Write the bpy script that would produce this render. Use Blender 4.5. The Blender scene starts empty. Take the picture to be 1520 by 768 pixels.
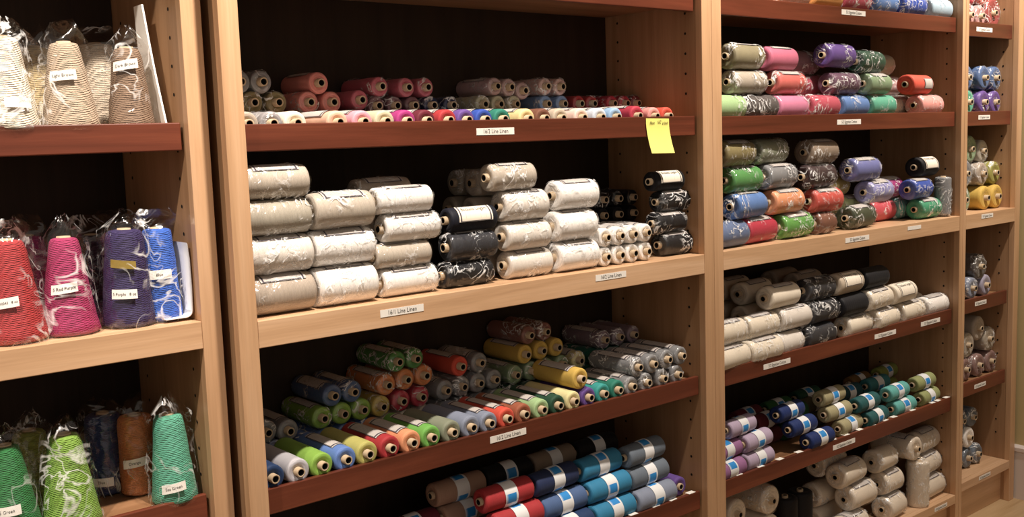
import bpy, bmesh, math, random
from mathutils import Vector, Matrix, noise
random.seed(7)
C = bpy.context.scene.collection
scene = bpy.context.scene
PI = math.pi
# ------------------------------------------------------------ camera
cam_d = bpy.data.cameras.new('camera'); cam = bpy.data.objects.new('camera', cam_d); C.objects.link(cam)
cam_d.sensor_fit = 'HORIZONTAL'; cam_d.sensor_width = 36.0; cam_d.lens = 36.0*1535.1/1520
cam_d.clip_start = 0.02; cam_d.clip_end = 50
R_ = Vector((0.76642182, -0.64142945, -0.03414454)); U_ = Vector((0.09995234, 0.06658294, 0.99276193)); F_ = Vector((0.63451329, 0.76428723, -0.11514299))
M = Matrix.Identity(4)
for i in range(3):
    M[i][0] = R_[i]; M[i][1] = U_[i]; M[i][2] = -F_[i]
M[0][3], M[1][3], M[2][3] = 0.0, -1.57, 1.30
cam.matrix_world = M
scene.camera = cam
# ------------------------------------------------------------ world, lamps, exposure
w = bpy.data.worlds.new('world'); scene.world = w; w.use_nodes = True
bg = w.node_tree.nodes['Background']; bg.inputs['Color'].default_value = (1.0, .84, .70, 1); bg.inputs['Strength'].default_value = .36
def spot(name, loc, target, power, size_deg=75, soft=.035, col=(1, .88, .76), blend=.6):
    d = bpy.data.lights.new(name, 'SPOT'); d.energy = power; d.spot_size = math.radians(size_deg); d.spot_blend = blend
    d.shadow_soft_size = soft; d.color = col
    o = bpy.data.objects.new(name, d); C.objects.link(o); o.location = loc
    o.rotation_euler = (Vector(target)-Vector(loc)).to_track_quat('-Z', 'Y').to_euler()
    return o
# a row of ceiling spots running along in front of the shelves
spot('ceiling_spot', (-.35, -.62, 2.62), (.05, .32, 1.25), 190, 62, blend=1)
spot('ceiling_spot', (.85, -.62, 2.62), (.95, .32, 1.25), 240, 64, blend=1)
spot('ceiling_spot', (2.0, -.62, 2.62), (2.0, .32, 1.25), 190, 62, blend=1)
spot('ceiling_spot', (3.2, -.62, 2.62), (3.1, .32, 1.15), 190, 62, blend=1)
v = scene.view_settings
scene.display_settings.display_device = 'sRGB'
v.view_transform = 'Standard'; v.look = 'None'; v.gamma = 1.0; v.use_curve_mapping = False; v.exposure = 0.12
scene.cycles.transparent_max_bounces = 24
# ------------------------------------------------------------ helpers
def lin(h):
    h = h.lstrip('#'); c = [int(h[i:i+2], 16)/255 for i in (0, 2, 4)]
    return tuple((x/12.92 if x <= .04045 else ((x+.055)/1.055)**2.4) for x in c)+(1,)
def nt(name):
    m = bpy.data.materials.new(name); m.use_nodes = True; n = m.node_tree; n.nodes.clear()
    out = n.nodes.new('ShaderNodeOutputMaterial'); b = n.nodes.new('ShaderNodeBsdfPrincipled')
    n.links.new(b.outputs[0], out.inputs[0]); return m, n, b, out
def node(n, t, **kw):
    x = n.nodes.new(t)
    for k, val in kw.items():
        if k.startswith('_'): setattr(x, k[1:], val)
        else: x.inputs[k.replace('__', ' ')].default_value = val
    return x
def ramp(n, fac, stops):
    r = n.nodes.new('ShaderNodeValToRGB'); e = r.color_ramp.elements
    while len(e) < len(stops): e.new(.5)
    for el, (p, c) in zip(e, stops): el.position = p; el.color = c
    n.links.new(fac, r.inputs[0]); return r.outputs[0]
def bump(n, h, b, strength=.3, dist=.002):
    x = n.nodes.new('ShaderNodeBump'); x.inputs['Strength'].default_value = strength; x.inputs['Distance'].default_value = dist
    n.links.new(h, x.inputs['Height']); n.links.new(x.outputs[0], b.inputs['Normal'])
def wood(name, c1, c2, c3, axis, rough=.38, spec=.5):
    m, n, b, out = nt(name)
    tc = node(n, 'ShaderNodeTexCoord'); mp = node(n, 'ShaderNodeMapping')
    s = [22, 22, 22]; s[axis] = 1.3; mp.inputs['Scale'].default_value = s
    n.links.new(tc.outputs['Object'], mp.inputs[0])
    a = node(n, 'ShaderNodeTexNoise', Scale=1.0, Detail=6.0, Roughness=.6, Distortion=.6); n.links.new(mp.outputs[0], a.inputs['Vector'])
    s2 = [260, 260, 260]; s2[axis] = 9; mp2 = node(n, 'ShaderNodeMapping'); mp2.inputs['Scale'].default_value = s2; n.links.new(tc.outputs['Object'], mp2.inputs[0])
    f = node(n, 'ShaderNodeTexNoise', Scale=1.0, Detail=3.0); n.links.new(mp2.outputs[0], f.inputs['Vector'])
    col = ramp(n, a.outputs['Fac'], [(.30, lin(c1)), (.52, lin(c2)), (.75, lin(c3))])
    mx = node(n, 'ShaderNodeMixRGB', _blend_type='MULTIPLY'); mx.inputs[0].default_value = .16
    g = ramp(n, f.outputs['Fac'], [(.35, (.55, .5, .45, 1)), (.6, (1, 1, 1, 1))])
    n.links.new(col, mx.inputs[1]); n.links.new(g, mx.inputs[2]); n.links.new(mx.outputs[0], b.inputs['Base Color'])
    b.inputs['Roughness'].default_value = rough; b.inputs['Specular IOR Level'].default_value = spec
    bump(n, f.outputs['Fac'], b, .12, .0008); return m
def plain(name, c, rough=.6, scale=60, var=.12, spec=.4):
    m, n, b, out = nt(name); a = node(n, 'ShaderNodeTexNoise', Scale=scale, Detail=4.0)
    tc = node(n, 'ShaderNodeTexCoord'); n.links.new(tc.outputs['Object'], a.inputs['Vector'])
    L = lin(c); k = lambda s: tuple(min(1, x*s) for x in L[:3])+(1,)
    n.links.new(ramp(n, a.outputs['Fac'], [(.3, k(1-var)), (.7, k(1+var))]), b.inputs['Base Color'])
    b.inputs['Roughness'].default_value = rough; b.inputs['Specular IOR Level'].default_value = spec; return m
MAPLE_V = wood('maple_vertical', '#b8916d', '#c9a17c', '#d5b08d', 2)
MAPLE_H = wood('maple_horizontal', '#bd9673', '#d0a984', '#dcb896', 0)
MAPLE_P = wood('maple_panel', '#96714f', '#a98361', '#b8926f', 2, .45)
CHERRY = wood('cherry_lip', '#50281b', '#653324', '#7b422e', 0, .32)
SHELFB = wood('cherry_board', '#7c573e', '#8f6849', '#a07858', 0, .45)
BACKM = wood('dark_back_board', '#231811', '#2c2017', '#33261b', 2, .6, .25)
CARD = plain('cardboard_core', '#b9a488', .8, 90, .12)
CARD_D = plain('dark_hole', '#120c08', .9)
PAPER = plain('white_paper', '#efebe4', .7, 30, .03)
INK = plain('black_ink', '#1c1a1c', .6)
BLUE = plain('blue_ink', '#2f80c8', .5)
YNOTE = plain('yellow_note_paper', '#f4ee84', .7, 30, .02)
FLOORM = wood('floor_planks_wood', '#b3946b', '#c6a981', '#d2b891', 0, .4)
WALLM = plain('cream_wall_paint', '#c9b787', .8, 8, .03)
BASEM = plain('white_baseboard_paint', '#dcd2cc', .5, 10, .02)
def yarn_material(name, cross):
    m, n, b, out = nt(name)
    oi = node(n, 'ShaderNodeObjectInfo'); tc = node(n, 'ShaderNodeTexCoord')
    def band(ang, sc):
        mp = node(n, 'ShaderNodeMapping'); mp.inputs['Rotation'].default_value = ang; n.links.new(tc.outputs['Object'], mp.inputs[0])
        wv = node(n, 'ShaderNodeTexWave', _wave_type='BANDS', _bands_direction='Y', Scale=sc, Distortion=1.6, Detail=2.0); wv.inputs['Detail Scale'].default_value = 2.5
        n.links.new(mp.outputs[0], wv.inputs['Vector']); return wv.outputs['Fac']
    if cross:
        f1 = band((PI/2+.30, .12, 0), 120); f2 = band((PI/2-.30, -.1, .1), 105)
    else:
        f1 = band((0, 0, .07), 150); f2 = band((.08, 0, -.1), 120)
    mx = node(n, 'ShaderNodeMixRGB'); mx.inputs[0].default_value = .5; n.links.new(f1, mx.inputs[1]); n.links.new(f2, mx.inputs[2])
    ns = node(n, 'ShaderNodeTexNoise', Scale=35.0, Detail=4.0); n.links.new(tc.outputs['Object'], ns.inputs['Vector'])
    sh = ramp(n, mx.outputs[0], [(.15, (.80, .80, .80, 1)), (.7, (1, 1, 1, 1))])
    sh2 = ramp(n, ns.outputs['Fac'], [(.35, (.92, .92, .92, 1)), (.65, (1.0, 1.0, 1.0, 1))])
    m1 = node(n, 'ShaderNodeMixRGB', _blend_type='MULTIPLY'); m1.inputs[0].default_value = 1; n.links.new(oi.outputs['Color'], m1.inputs[1]); n.links.new(sh, m1.inputs[2])
    m2 = node(n, 'ShaderNodeMixRGB', _blend_type='MULTIPLY'); m2.inputs[0].default_value = 1; n.links.new(m1.outputs[0], m2.inputs[1]); n.links.new(sh2, m2.inputs[2])
    n.links.new(m2.outputs[0], b.inputs['Base Color']); b.inputs['Roughness'].default_value = .62
    b.inputs['Sheen Weight'].default_value = .04; b.inputs['Specular IOR Level'].default_value = .25
    bump(n, mx.outputs[0], b, .9 if cross else .5, .0018 if cross else .0006); return m
YARN = yarn_material('wound_yarn', False); YARN_X = yarn_material('cone_yarn', True)
def film_material(name, base, sc, painted_glint):
    """clear cellophane: mostly transparent, sharp sparkle, hazy creases with white glints painted in"""
    m = bpy.data.materials.new(name); m.use_nodes = True; n = m.node_tree; n.nodes.clear()
    out = n.nodes.new('ShaderNodeOutputMaterial')
    tr = node(n, 'ShaderNodeBsdfTransparent'); gl = node(n, 'ShaderNodeBsdfGlossy', Roughness=.15); gl.inputs['Color'].default_value = (1, 1, 1, 1)
    pw = node(n, 'ShaderNodeBsdfPrincipled'); pw.inputs['Base Color'].default_value = (.95, .95, .95, 1); pw.inputs['Roughness'].default_value = .25; pw.inputs['Specular IOR Level'].default_value = 1.0
    tc = node(n, 'ShaderNodeTexCoord'); oi = node(n, 'ShaderNodeObjectInfo')
    ad = node(n, 'ShaderNodeVectorMath', _operation='ADD'); n.links.new(tc.outputs['Object'], ad.inputs[0]); n.links.new(oi.outputs['Random'], ad.inputs[1])
    a = node(n, 'ShaderNodeTexNoise', Scale=sc*.7, Detail=3.0, Roughness=.55, Distortion=1.2); n.links.new(ad.outputs[0], a.inputs['Vector'])
    bp = node(n, 'ShaderNodeBump', Strength=.8, Distance=.010); n.links.new(a.outputs['Fac'], bp.inputs['Height'])
    n.links.new(bp.outputs[0], gl.inputs['Normal']); n.links.new(bp.outputs[0], pw.inputs['Normal'])
    rd = node(n, 'ShaderNodeTexNoise', Scale=sc*.55, Detail=2.5, Distortion=2.0); n.links.new(ad.outputs[0], rd.inputs['Vector'])
    ridge = ramp(n, rd.outputs['Fac'], [(.46, (0, 0, 0, 1)), (.495, (1, 1, 1, 1)), (.503, (1, 1, 1, 1)), (.54, (0, 0, 0, 1))])  # crease streaks: reflected lamp glints painted in as diffuse white
    big = node(n, 'ShaderNodeTexNoise', Scale=sc*.35, Detail=2.0); n.links.new(ad.outputs[0], big.inputs['Vector'])
    bigm = ramp(n, big.outputs['Fac'], [(.47, (.0, .0, .0, 1)), (.57, (1, 1, 1, 1))])
    k = node(n, 'ShaderNodeMath', _operation='MULTIPLY'); n.links.new(ridge, k.inputs[0]); n.links.new(bigm, k.inputs[1])
    k2 = node(n, 'ShaderNodeMath', _operation='MULTIPLY'); n.links.new(k.outputs[0], k2.inputs[0]); k2.inputs[1].default_value = painted_glint
    m1 = node(n, 'ShaderNodeMixShader'); m1.inputs[0].default_value = base; n.links.new(tr.outputs[0], m1.inputs[1]); n.links.new(gl.outputs[0], m1.inputs[2])
    m2 = node(n, 'ShaderNodeMixShader'); n.links.new(k2.outputs[0], m2.inputs[0]); n.links.new(m1.outputs[0], m2.inputs[1]); n.links.new(pw.outputs[0], m2.inputs[2])
    n.links.new(m2.outputs[0], out.inputs[0]); return m
FILM = film_material('plastic_film', .055, 42, .8)
BAG = film_material('plastic_bag', .06, 24, .6)
def label_material(name, cream=False, lines=14):
    m, n, b, out = nt(name)
    uv = node(n, 'ShaderNodeUVMap'); sp = node(n, 'ShaderNodeSeparateXYZ'); n.links.new(uv.outputs[0], sp.inputs[0])
    def absd(o, c, k):
        s = node(n, 'ShaderNodeMath', _operation='SUBTRACT'); n.links.new(o, s.inputs[0]); s.inputs[1].default_value = c
        a = node(n, 'ShaderNodeMath', _operation='ABSOLUTE'); n.links.new(s.outputs[0], a.inputs[0])
        q = node(n, 'ShaderNodeMath', _operation='MULTIPLY_ADD'); n.links.new(a.outputs[0], q.inputs[0]); q.inputs[1].default_value = k; q.inputs[2].default_value = 0; return q.outputs[0]
    mxx = node(n, 'ShaderNodeMath', _operation='MAXIMUM'); n.links.new(absd(sp.outputs[0], .5, 1.0), mxx.inputs[0])
    ya = node(n, 'ShaderNodeMath', _operation='ADD'); n.links.new(absd(sp.outputs[1], .5, 1.0), ya.inputs[0]); ya.inputs[1].default_value = -.035; n.links.new(ya.outputs[0], mxx.inputs[1])
    bord = ramp(n, mxx.outputs[0], [(.415, (0, 0, 0, 1)), (.43, (1, 1, 1, 1)), (.455, (1, 1, 1, 1)), (.465, (0, 0, 0, 1))])
    mp = node(n, 'ShaderNodeMapping'); mp.inputs['Scale'].default_value = (34, lines, 1); n.links.new(uv.outputs[0], mp.inputs[0])
    nz = node(n, 'ShaderNodeTexNoise', Scale=1.0, Detail=1.0); n.links.new(mp.outputs[0], nz.inputs['Vector'])
    tx = ramp(n, nz.outputs['Fac'], [(.55, (0, 0, 0, 1)), (.7, (.6, .6, .6, 1))])
    ins = ramp(n, mxx.outputs[0], [(.30, (.45, .45, .45, 1)), (.33, (0, 0, 0, 1))])
    t2 = node(n, 'ShaderNodeMath', _operation='MULTIPLY'); n.links.new(tx, t2.inputs[0]); n.links.new(ins, t2.inputs[1])
    tot = node(n, 'ShaderNodeMath', _operation='MAXIMUM'); n.links.new(bord, tot.inputs[0]); n.links.new(t2.outputs[0], tot.inputs[1])
    mx = node(n, 'ShaderNodeMixRGB'); n.links.new(tot.outputs[0], mx.inputs[0]); mx.inputs[1].default_value = lin('#beb8b3') if not cream else lin('#efe6d6'); mx.inputs[2].default_value = lin('#2a2438')
    n.links.new(mx.outputs[0], b.inputs['Base Color']); b.inputs['Roughness'].default_value = .5; return m
LABEL = label_material('printed_tube_label'); LABEL_BIG = label_material('printed_tube_label_plain', True, 1)
def band_material():
    m, n, b, out = nt('paper_band_print'); uv = node(n, 'ShaderNodeUVMap'); sp = node(n, 'ShaderNodeSeparateXYZ'); n.links.new(uv.outputs[0], sp.inputs[0])
    f = node(n, 'ShaderNodeMath', _operation='FRACT'); k = node(n, 'ShaderNodeMath', _operation='MULTIPLY'); k.inputs[1].default_value = 3.0
    n.links.new(sp.outputs[0], k.inputs[0]); n.links.new(k.outputs[0], f.inputs[0])
    blk = ramp(n, f.outputs[0], [(0, (0, 0, 0, 1)), (.55, (0, 0, 0, 1)), (.551, (1, 1, 1, 1)), (.92, (1, 1, 1, 1)), (.921, (0, 0, 0, 1))])
    v2 = ramp(n, sp.outputs[1], [(.0, (0, 0, 0, 1)), (.22, (1, 1, 1, 1)), (.85, (1, 1, 1, 1)), (.86, (0, 0, 0, 1))]); 
    mu = node(n, 'ShaderNodeMath', _operation='MULTIPLY'); n.links.new(blk, mu.inputs[0]); n.links.new(v2, mu.inputs[1])
    mx = node(n, 'ShaderNodeMixRGB'); n.links.new(mu.outputs[0], mx.inputs[0]); mx.inputs[1].default_value = lin('#e2e4e6'); mx.inputs[2].default_value = lin('#2a86cc')
    n.links.new(mx.outputs[0], b.inputs['Base Color']); b.inputs['Roughness'].default_value = .55; return m
BAND = band_material()
# ---- mesh helpers
def mesh(name, verts, faces, mats, smooth=False, uvs=None, midx=None):
    me = bpy.data.meshes.new(name); me.from_pydata(verts, [], faces)
    for m in mats: me.materials.append(m)
    if smooth: me.polygons.foreach_set('use_smooth', [True]*len(faces))
    if midx: me.polygons.foreach_set('material_index', midx)
    if uvs:
        ul = me.uv_layers.new(name='uv')
        for p in me.polygons:
            for li, vi in zip(p.loop_indices, p.vertices): ul.data[li].uv = uvs[vi]
    me.update(); return me
def link(name, me, parent=None, loc=(0, 0, 0), rot=(0, 0, 0), label=None, color=None):
    o = bpy.data.objects.new(name, me); C.objects.link(o); o.location = loc; o.rotation_euler = rot
    if parent: o.parent = parent
    if label: o['label'] = label
    if color: o.color = color
    return o
def tag(o, label, cat, group=None):
    o['label'] = label; o['category'] = cat
    if group: o['group'] = group
    return o
def structure(o): o['kind'] = 'structure'; return o
def empty(name, loc, label, cat, group=None, rz=0):
    o = bpy.data.objects.new(name, None); C.objects.link(o); o.location = loc; o.rotation_euler = (0, 0, rz); o.empty_display_size = .05
    return tag(o, label, cat, group)
def box_mesh(name, x0, x1, y0, y1, z0, z1, mat, bev=.0015):
    bm = bmesh.new(); bmesh.ops.create_cube(bm, size=1)
    for v_ in bm.verts: v_.co = Vector(((x0+x1)/2+v_.co.x*(x1-x0), (y0+y1)/2+v_.co.y*(y1-y0), (z0+z1)/2+v_.co.z*(z1-z0)))
    if bev: bmesh.ops.bevel(bm, geom=bm.edges[:], offset=bev, segments=2, profile=.5, affect='EDGES')
    me = bpy.data.meshes.new(name); bm.to_mesh(me); bm.free(); me.materials.append(mat); return me
def lathe(name, prof, mat, seg=28, axis='y', disp=None, closed=False):
    """prof: list of (axial, radius)"""
    vs, fs = [], []
    for a, r in prof:
        for k in range(seg):
            t = 2*PI*k/seg; rr = r + (disp(a, t) if disp else 0)
            x, y = rr*math.sin(t), rr*math.cos(t)
            vs.append((x, a, y) if axis == 'y' else (x, y, a))
    n = len(prof)
    for i in range(n-1 if not closed else n):
        j = (i+1) % n
        for k in range(seg):
            k2 = (k+1) % seg; q = (i*seg+k, i*seg+k2, j*seg+k2, j*seg+k)
            fs.append(q if axis == 'y' else q[::-1])
    me = mesh(name, vs, fs, [mat], True); return me
def text_mesh(txt, size, font_scale_x=1.0):
    cu = bpy.data.curves.new('lettering', 'FONT'); cu.body = txt; cu.size = size; cu.align_x = 'CENTER'; cu.align_y = 'CENTER'; cu.resolution_u = 2
    o = bpy.data.objects.new('lettering', cu); C.objects.link(o)
    dg = bpy.context.evaluated_depsgraph_get(); me = bpy.data.meshes.new_from_object(o.evaluated_get(dg))
    bpy.data.objects.remove(o); vs = [(v_.co.x*font_scale_x, v_.co.y) for v_ in me.vertices]; fs = [tuple(p.vertices) for p in me.polygons]
    bpy.data.meshes.remove(me); return vs, fs

# ---- data: shelf, axis, x, y, z, radius, length, colour, flags, label
BAGZ=0.7060
TUBES=[
('MA','y',0.776,0.116,1.3386,0.0222,0.150,'tan','','tan yarn tube, front row, '),
('MA','y',0.821,0.116,1.3386,0.0222,0.150,'grey','w','grey film-wrapped yarn tube, front row, '),
('MA','y',0.866,0.116,1.3386,0.0222,0.150,'cream','','cream yarn tube, front row, '),
('MA','y',0.948,0.116,1.3386,0.0222,0.150,'peach','l','peach yarn tube, front row, '),
('MA','y',0.999,0.116,1.3386,0.0222,0.150,'pink','l','pink yarn tube, front row, '),
('MA','y',1.047,0.116,1.3386,0.0222,0.150,'pale khaki','','pale khaki yarn tube, front row, '),
('MA','y',1.094,0.116,1.3386,0.0222,0.150,'magenta','l','magenta yarn tube, front row, '),
('MA','y',1.140,0.116,1.3386,0.0222,0.150,'maroon','l','maroon yarn tube, front row, '),
('MA','y',1.190,0.116,1.3386,0.0222,0.150,'red','l','red yarn tube, front row, '),
('MA','y',1.234,0.116,1.3386,0.0222,0.150,'purple','l','purple yarn tube, front row, '),
('MA','y',1.279,0.116,1.3386,0.0222,0.150,'royal blue','l','royal blue yarn tube, front row, '),
('MA','y',1.326,0.116,1.3386,0.0222,0.150,'teal green','l','teal green yarn tube, front row, '),
('MA','y',1.391,0.116,1.3386,0.0222,0.150,'butter yellow','l','butter yellow yarn tube, front row, '),
('MA','y',1.436,0.116,1.3386,0.0222,0.150,'brown','','brown yarn tube, front row, '),
('MA','y',1.484,0.116,1.3386,0.0222,0.150,'beige','l','beige yarn tube, front row, '),
('MA','y',1.544,0.116,1.3386,0.0222,0.150,'shell pink','l','shell pink yarn tube, front row, '),
('MA','y',1.600,0.116,1.3386,0.0222,0.150,'pale blue','l','pale blue yarn tube, front row, '),
('MA','y',1.648,0.116,1.3386,0.0222,0.150,'sky blue','l','sky blue yarn tube, front row, '),
('MA','y',1.716,0.116,1.3404,0.0240,0.150,'crimson','l','crimson yarn tube, front row, '),
('MA','y',1.773,0.116,1.3386,0.0222,0.150,'salmon pink','l','salmon pink yarn tube, front row, '),
('MA','y',1.818,0.116,1.3386,0.0222,0.150,'orange red','','orange red yarn tube, front row, '),
('MA','y',0.860,0.250,1.3379,0.0215,0.120,'olive','h','olive yarn tube beneath the second row, '),
('MA','y',0.860,0.250,1.3812,0.0215,0.120,'olive','w','leftmost of two olive tubes, second row, '),
('MA','y',0.909,0.250,1.3379,0.0215,0.120,'olive','h','olive yarn tube beneath the second row, '),
('MA','y',0.909,0.250,1.3812,0.0215,0.120,'olive','w','rightmost of two olive tubes, second row, '),
('MA','y',0.976,0.250,1.3379,0.0215,0.120,'salmon','h','salmon yarn tube beneath the second row, '),
('MA','y',0.976,0.250,1.3812,0.0215,0.120,'salmon','w','leftmost of two salmon tubes, second row, '),
('MA','y',1.025,0.250,1.3379,0.0215,0.120,'salmon','h','salmon yarn tube beneath the second row, '),
('MA','y',1.025,0.250,1.3812,0.0215,0.120,'salmon','w','rightmost of two salmon tubes, second row, '),
('MA','y',1.126,0.250,1.3354,0.0190,0.120,'dusky plum','h','dusky plum yarn tube beneath the second row, '),
('MA','y',1.126,0.250,1.3737,0.0190,0.120,'dusky plum','w','leftmost of three dusky plum tubes, second row, '),
('MA','y',1.170,0.250,1.3354,0.0190,0.120,'dusky plum','h','dusky plum yarn tube beneath the second row, '),
('MA','y',1.170,0.250,1.3737,0.0190,0.120,'dusky plum','w','middle one of three dusky plum tubes, second row, '),
('MA','y',1.214,0.250,1.3354,0.0190,0.120,'dusky plum','h','dusky plum yarn tube beneath the second row, '),
('MA','y',1.214,0.250,1.3737,0.0190,0.120,'dusky plum','w','rightmost of three dusky plum tubes, second row, '),
('MA','y',1.260,0.250,1.3354,0.0190,0.120,'navy','h','navy yarn tube beneath the second row, '),
('MA','y',1.260,0.250,1.3737,0.0190,0.120,'navy','w','leftmost of two navy tubes, second row, '),
('MA','y',1.310,0.250,1.3354,0.0190,0.120,'navy','h','navy yarn tube beneath the second row, '),
('MA','y',1.310,0.250,1.3737,0.0190,0.120,'navy','w','rightmost of two navy tubes, second row, '),
('MA','y',1.395,0.250,1.3359,0.0195,0.120,'sage cream','h','sage cream yarn tube beneath the second row, '),
('MA','y',1.395,0.250,1.3752,0.0195,0.120,'sage cream','w','leftmost of three sage cream tubes, second row, '),
('MA','y',1.439,0.250,1.3359,0.0195,0.120,'sage cream','h','sage cream yarn tube beneath the second row, '),
('MA','y',1.439,0.250,1.3752,0.0195,0.120,'sage cream','w','middle one of three sage cream tubes, second row, '),
('MA','y',1.484,0.250,1.3359,0.0195,0.120,'sage cream','h','sage cream yarn tube beneath the second row, '),
('MA','y',1.484,0.250,1.3752,0.0195,0.120,'sage cream','w','rightmost of three sage cream tubes, second row, '),
('MA','y',1.578,0.250,1.3359,0.0195,0.120,'light blue','h','light blue yarn tube beneath the second row, '),
('MA','y',1.578,0.250,1.3752,0.0195,0.120,'light blue','w','leftmost of two light blue tubes, second row, '),
('MA','y',1.628,0.250,1.3359,0.0195,0.120,'light blue','h','light blue yarn tube beneath the second row, '),
('MA','y',1.628,0.250,1.3752,0.0195,0.120,'light blue','w','rightmost of two light blue tubes, second row, '),
('MA','y',1.680,0.250,1.3359,0.0195,0.120,'red','h','red yarn tube beneath the second row, '),
('MA','y',1.680,0.250,1.3752,0.0195,0.120,'red','w','leftmost of two red tubes, second row, '),
('MA','y',1.722,0.250,1.3359,0.0195,0.120,'red','h','red yarn tube beneath the second row, '),
('MA','y',1.722,0.250,1.3752,0.0195,0.120,'red','w','rightmost of two red tubes, second row, '),
('MA','y',1.789,0.250,1.3359,0.0195,0.120,'crimson','h','crimson yarn tube beneath the second row, '),
('MA','y',1.789,0.250,1.3752,0.0195,0.120,'crimson','w','leftmost of two crimson tubes, second row, '),
('MA','y',1.833,0.250,1.3359,0.0195,0.120,'crimson','h','crimson yarn tube beneath the second row, '),
('MA','y',1.833,0.250,1.3752,0.0195,0.120,'crimson','w','rightmost of two crimson tubes, second row, '),
('MA','y',1.872,0.250,1.3359,0.0195,0.120,'dark red','h','dark red yarn tube beneath the second row, '),
('MA','y',1.872,0.250,1.3752,0.0195,0.120,'dark red','w','dark red film-wrapped yarn tube, second row, '),
('MA','y',0.838,0.250,1.4186,0.0215,0.120,'silver grey','w','leftmost of two silver grey tubes, top row, '),
('MA','y',0.881,0.250,1.4186,0.0215,0.120,'silver grey','w','rightmost of two silver grey tubes, top row, '),
('MA','y',1.000,0.250,1.4175,0.0215,0.120,'salmon','l','salmon yarn tube, top row, '),
('MA','y',1.088,0.250,1.3853,0.0200,0.120,'rose','w','leftmost of four rose tubes, top row, '),
('MA','y',1.136,0.250,1.4116,0.0200,0.120,'rose','w','second from left of four rose tubes, top row, '),
('MA','y',1.200,0.250,1.4102,0.0200,0.120,'rose','w','third from left of four rose tubes, top row, '),
('MA','y',1.247,0.250,1.4107,0.0200,0.120,'rose','w','rightmost of four rose tubes, top row, '),
('MA','y',1.431,0.250,1.4137,0.0195,0.120,'mauve','wl','leftmost of three mauve tubes, top row, '),
('MA','y',1.471,0.250,1.4121,0.0195,0.120,'mauve','w','middle one of three mauve tubes, top row, '),
('MA','y',1.510,0.250,1.4046,0.0195,0.120,'mauve','w','rightmost of three mauve tubes, top row, '),
('MA','y',1.578,0.250,1.4145,0.0195,0.120,'blush pink','w','leftmost of two blush pink tubes, top row, '),
('MA','y',1.622,0.250,1.4140,0.0195,0.120,'blush pink','w','rightmost of two blush pink tubes, top row, '),
('MF','x',0.817,0.050,1.0485,0.0345,0.122,'tan','wl','tan film-wrapped yarn tube, bottom row, '),
('MF','x',0.944,0.050,1.0495,0.0355,0.122,'white','wl','leftmost of three white tubes, bottom row, '),
('MF','x',1.083,0.051,1.0410,0.0270,0.122,'white','wl','middle one of three white tubes, bottom row, '),
('MF','x',0.817,0.051,1.1163,0.0330,0.122,'ivory','wl','leftmost of two ivory tubes, second row, '),
('MF','x',0.944,0.052,1.1183,0.0330,0.122,'white','wl','leftmost of two white tubes, second row, '),
('MF','x',1.070,0.049,1.0917,0.0235,0.122,'natural beige','wl','natural beige film-wrapped yarn tube, second row, '),
('MF','x',0.817,0.049,1.1806,0.0310,0.122,'natural grey','w','natural grey film-wrapped yarn tube, third row, '),
('MF','x',0.944,0.047,1.1844,0.0330,0.122,'natural beige','wl','natural beige film-wrapped yarn tube, third row, '),
('MF','x',1.092,0.049,1.1420,0.0265,0.122,'white','wl','leftmost of two white tubes, third row, '),
('MF','x',0.817,0.049,1.2409,0.0290,0.122,'natural beige','wl','leftmost of two natural beige tubes, fourth row, '),
('MF','x',1.077,0.048,1.1943,0.0255,0.122,'white','wl','white film-wrapped yarn tube, fourth row, '),
('MF','x',1.224,0.052,1.0395,0.0255,0.115,'black','w','black film-wrapped yarn tube, bottom row, '),
('MF','x',1.382,0.053,1.0430,0.0290,0.115,'ivory','wl','ivory film-wrapped yarn tube, bottom row, '),
('MF','x',1.513,0.049,1.0465,0.0325,0.115,'white','wl','rightmost of three white tubes, bottom row, '),
('MF','x',1.236,0.052,1.0933,0.0280,0.115,'charcoal','wl','charcoal film-wrapped yarn tube, second row, '),
('MF','x',1.375,0.048,1.1021,0.0300,0.115,'ivory','wl','rightmost of two ivory tubes, second row, '),
('MF','x',1.509,0.049,1.1123,0.0330,0.115,'white','wl','rightmost of two white tubes, second row, '),
('MF','x',1.240,0.053,1.1461,0.0245,0.115,'navy black','L','navy black yarn tube, third row, '),
('MF','x',1.371,0.049,1.1639,0.0315,0.115,'ivory','wl','ivory film-wrapped yarn tube, third row, '),
('MF','x',1.515,0.048,1.1771,0.0315,0.115,'white','wl','rightmost of two white tubes, third row, '),
('MF','x',1.341,0.049,1.2237,0.0280,0.115,'natural beige','wl','rightmost of two natural beige tubes, fourth row, '),
('MF','x',1.074,0.113,1.0415,0.0275,0.120,'tan','h','tan yarn tube beneath the rear row, '),
('MF','x',1.074,0.113,1.0968,0.0275,0.120,'tan','h','tan yarn tube beneath the rear row, '),
('MF','x',1.074,0.113,1.1521,0.0275,0.120,'tan','h','tan yarn tube beneath the rear row, '),
('MF','x',1.074,0.113,1.2074,0.0275,0.120,'tan','wl','tan film-wrapped yarn tube, rear row, '),
('MF','x',1.361,0.133,1.0420,0.0280,0.120,'natural beige','h','natural beige yarn tube beneath the back third row, '),
('MF','x',1.361,0.133,1.0983,0.0280,0.120,'natural beige','h','natural beige yarn tube beneath the back third row, '),
('MF','x',1.361,0.133,1.1546,0.0280,0.120,'natural beige','w','natural beige film-wrapped yarn tube, back third row, '),
('MF','x',1.370,0.130,1.2109,0.0280,0.120,'natural beige','w','natural beige film-wrapped yarn tube, back fourth row, '),
('MF','x',1.359,0.199,1.0420,0.0280,0.120,'natural grey','h','natural grey yarn tube beneath the far back row, '),
('MF','x',1.359,0.199,1.0983,0.0280,0.120,'natural grey','h','natural grey yarn tube beneath the far back row, '),
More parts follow.
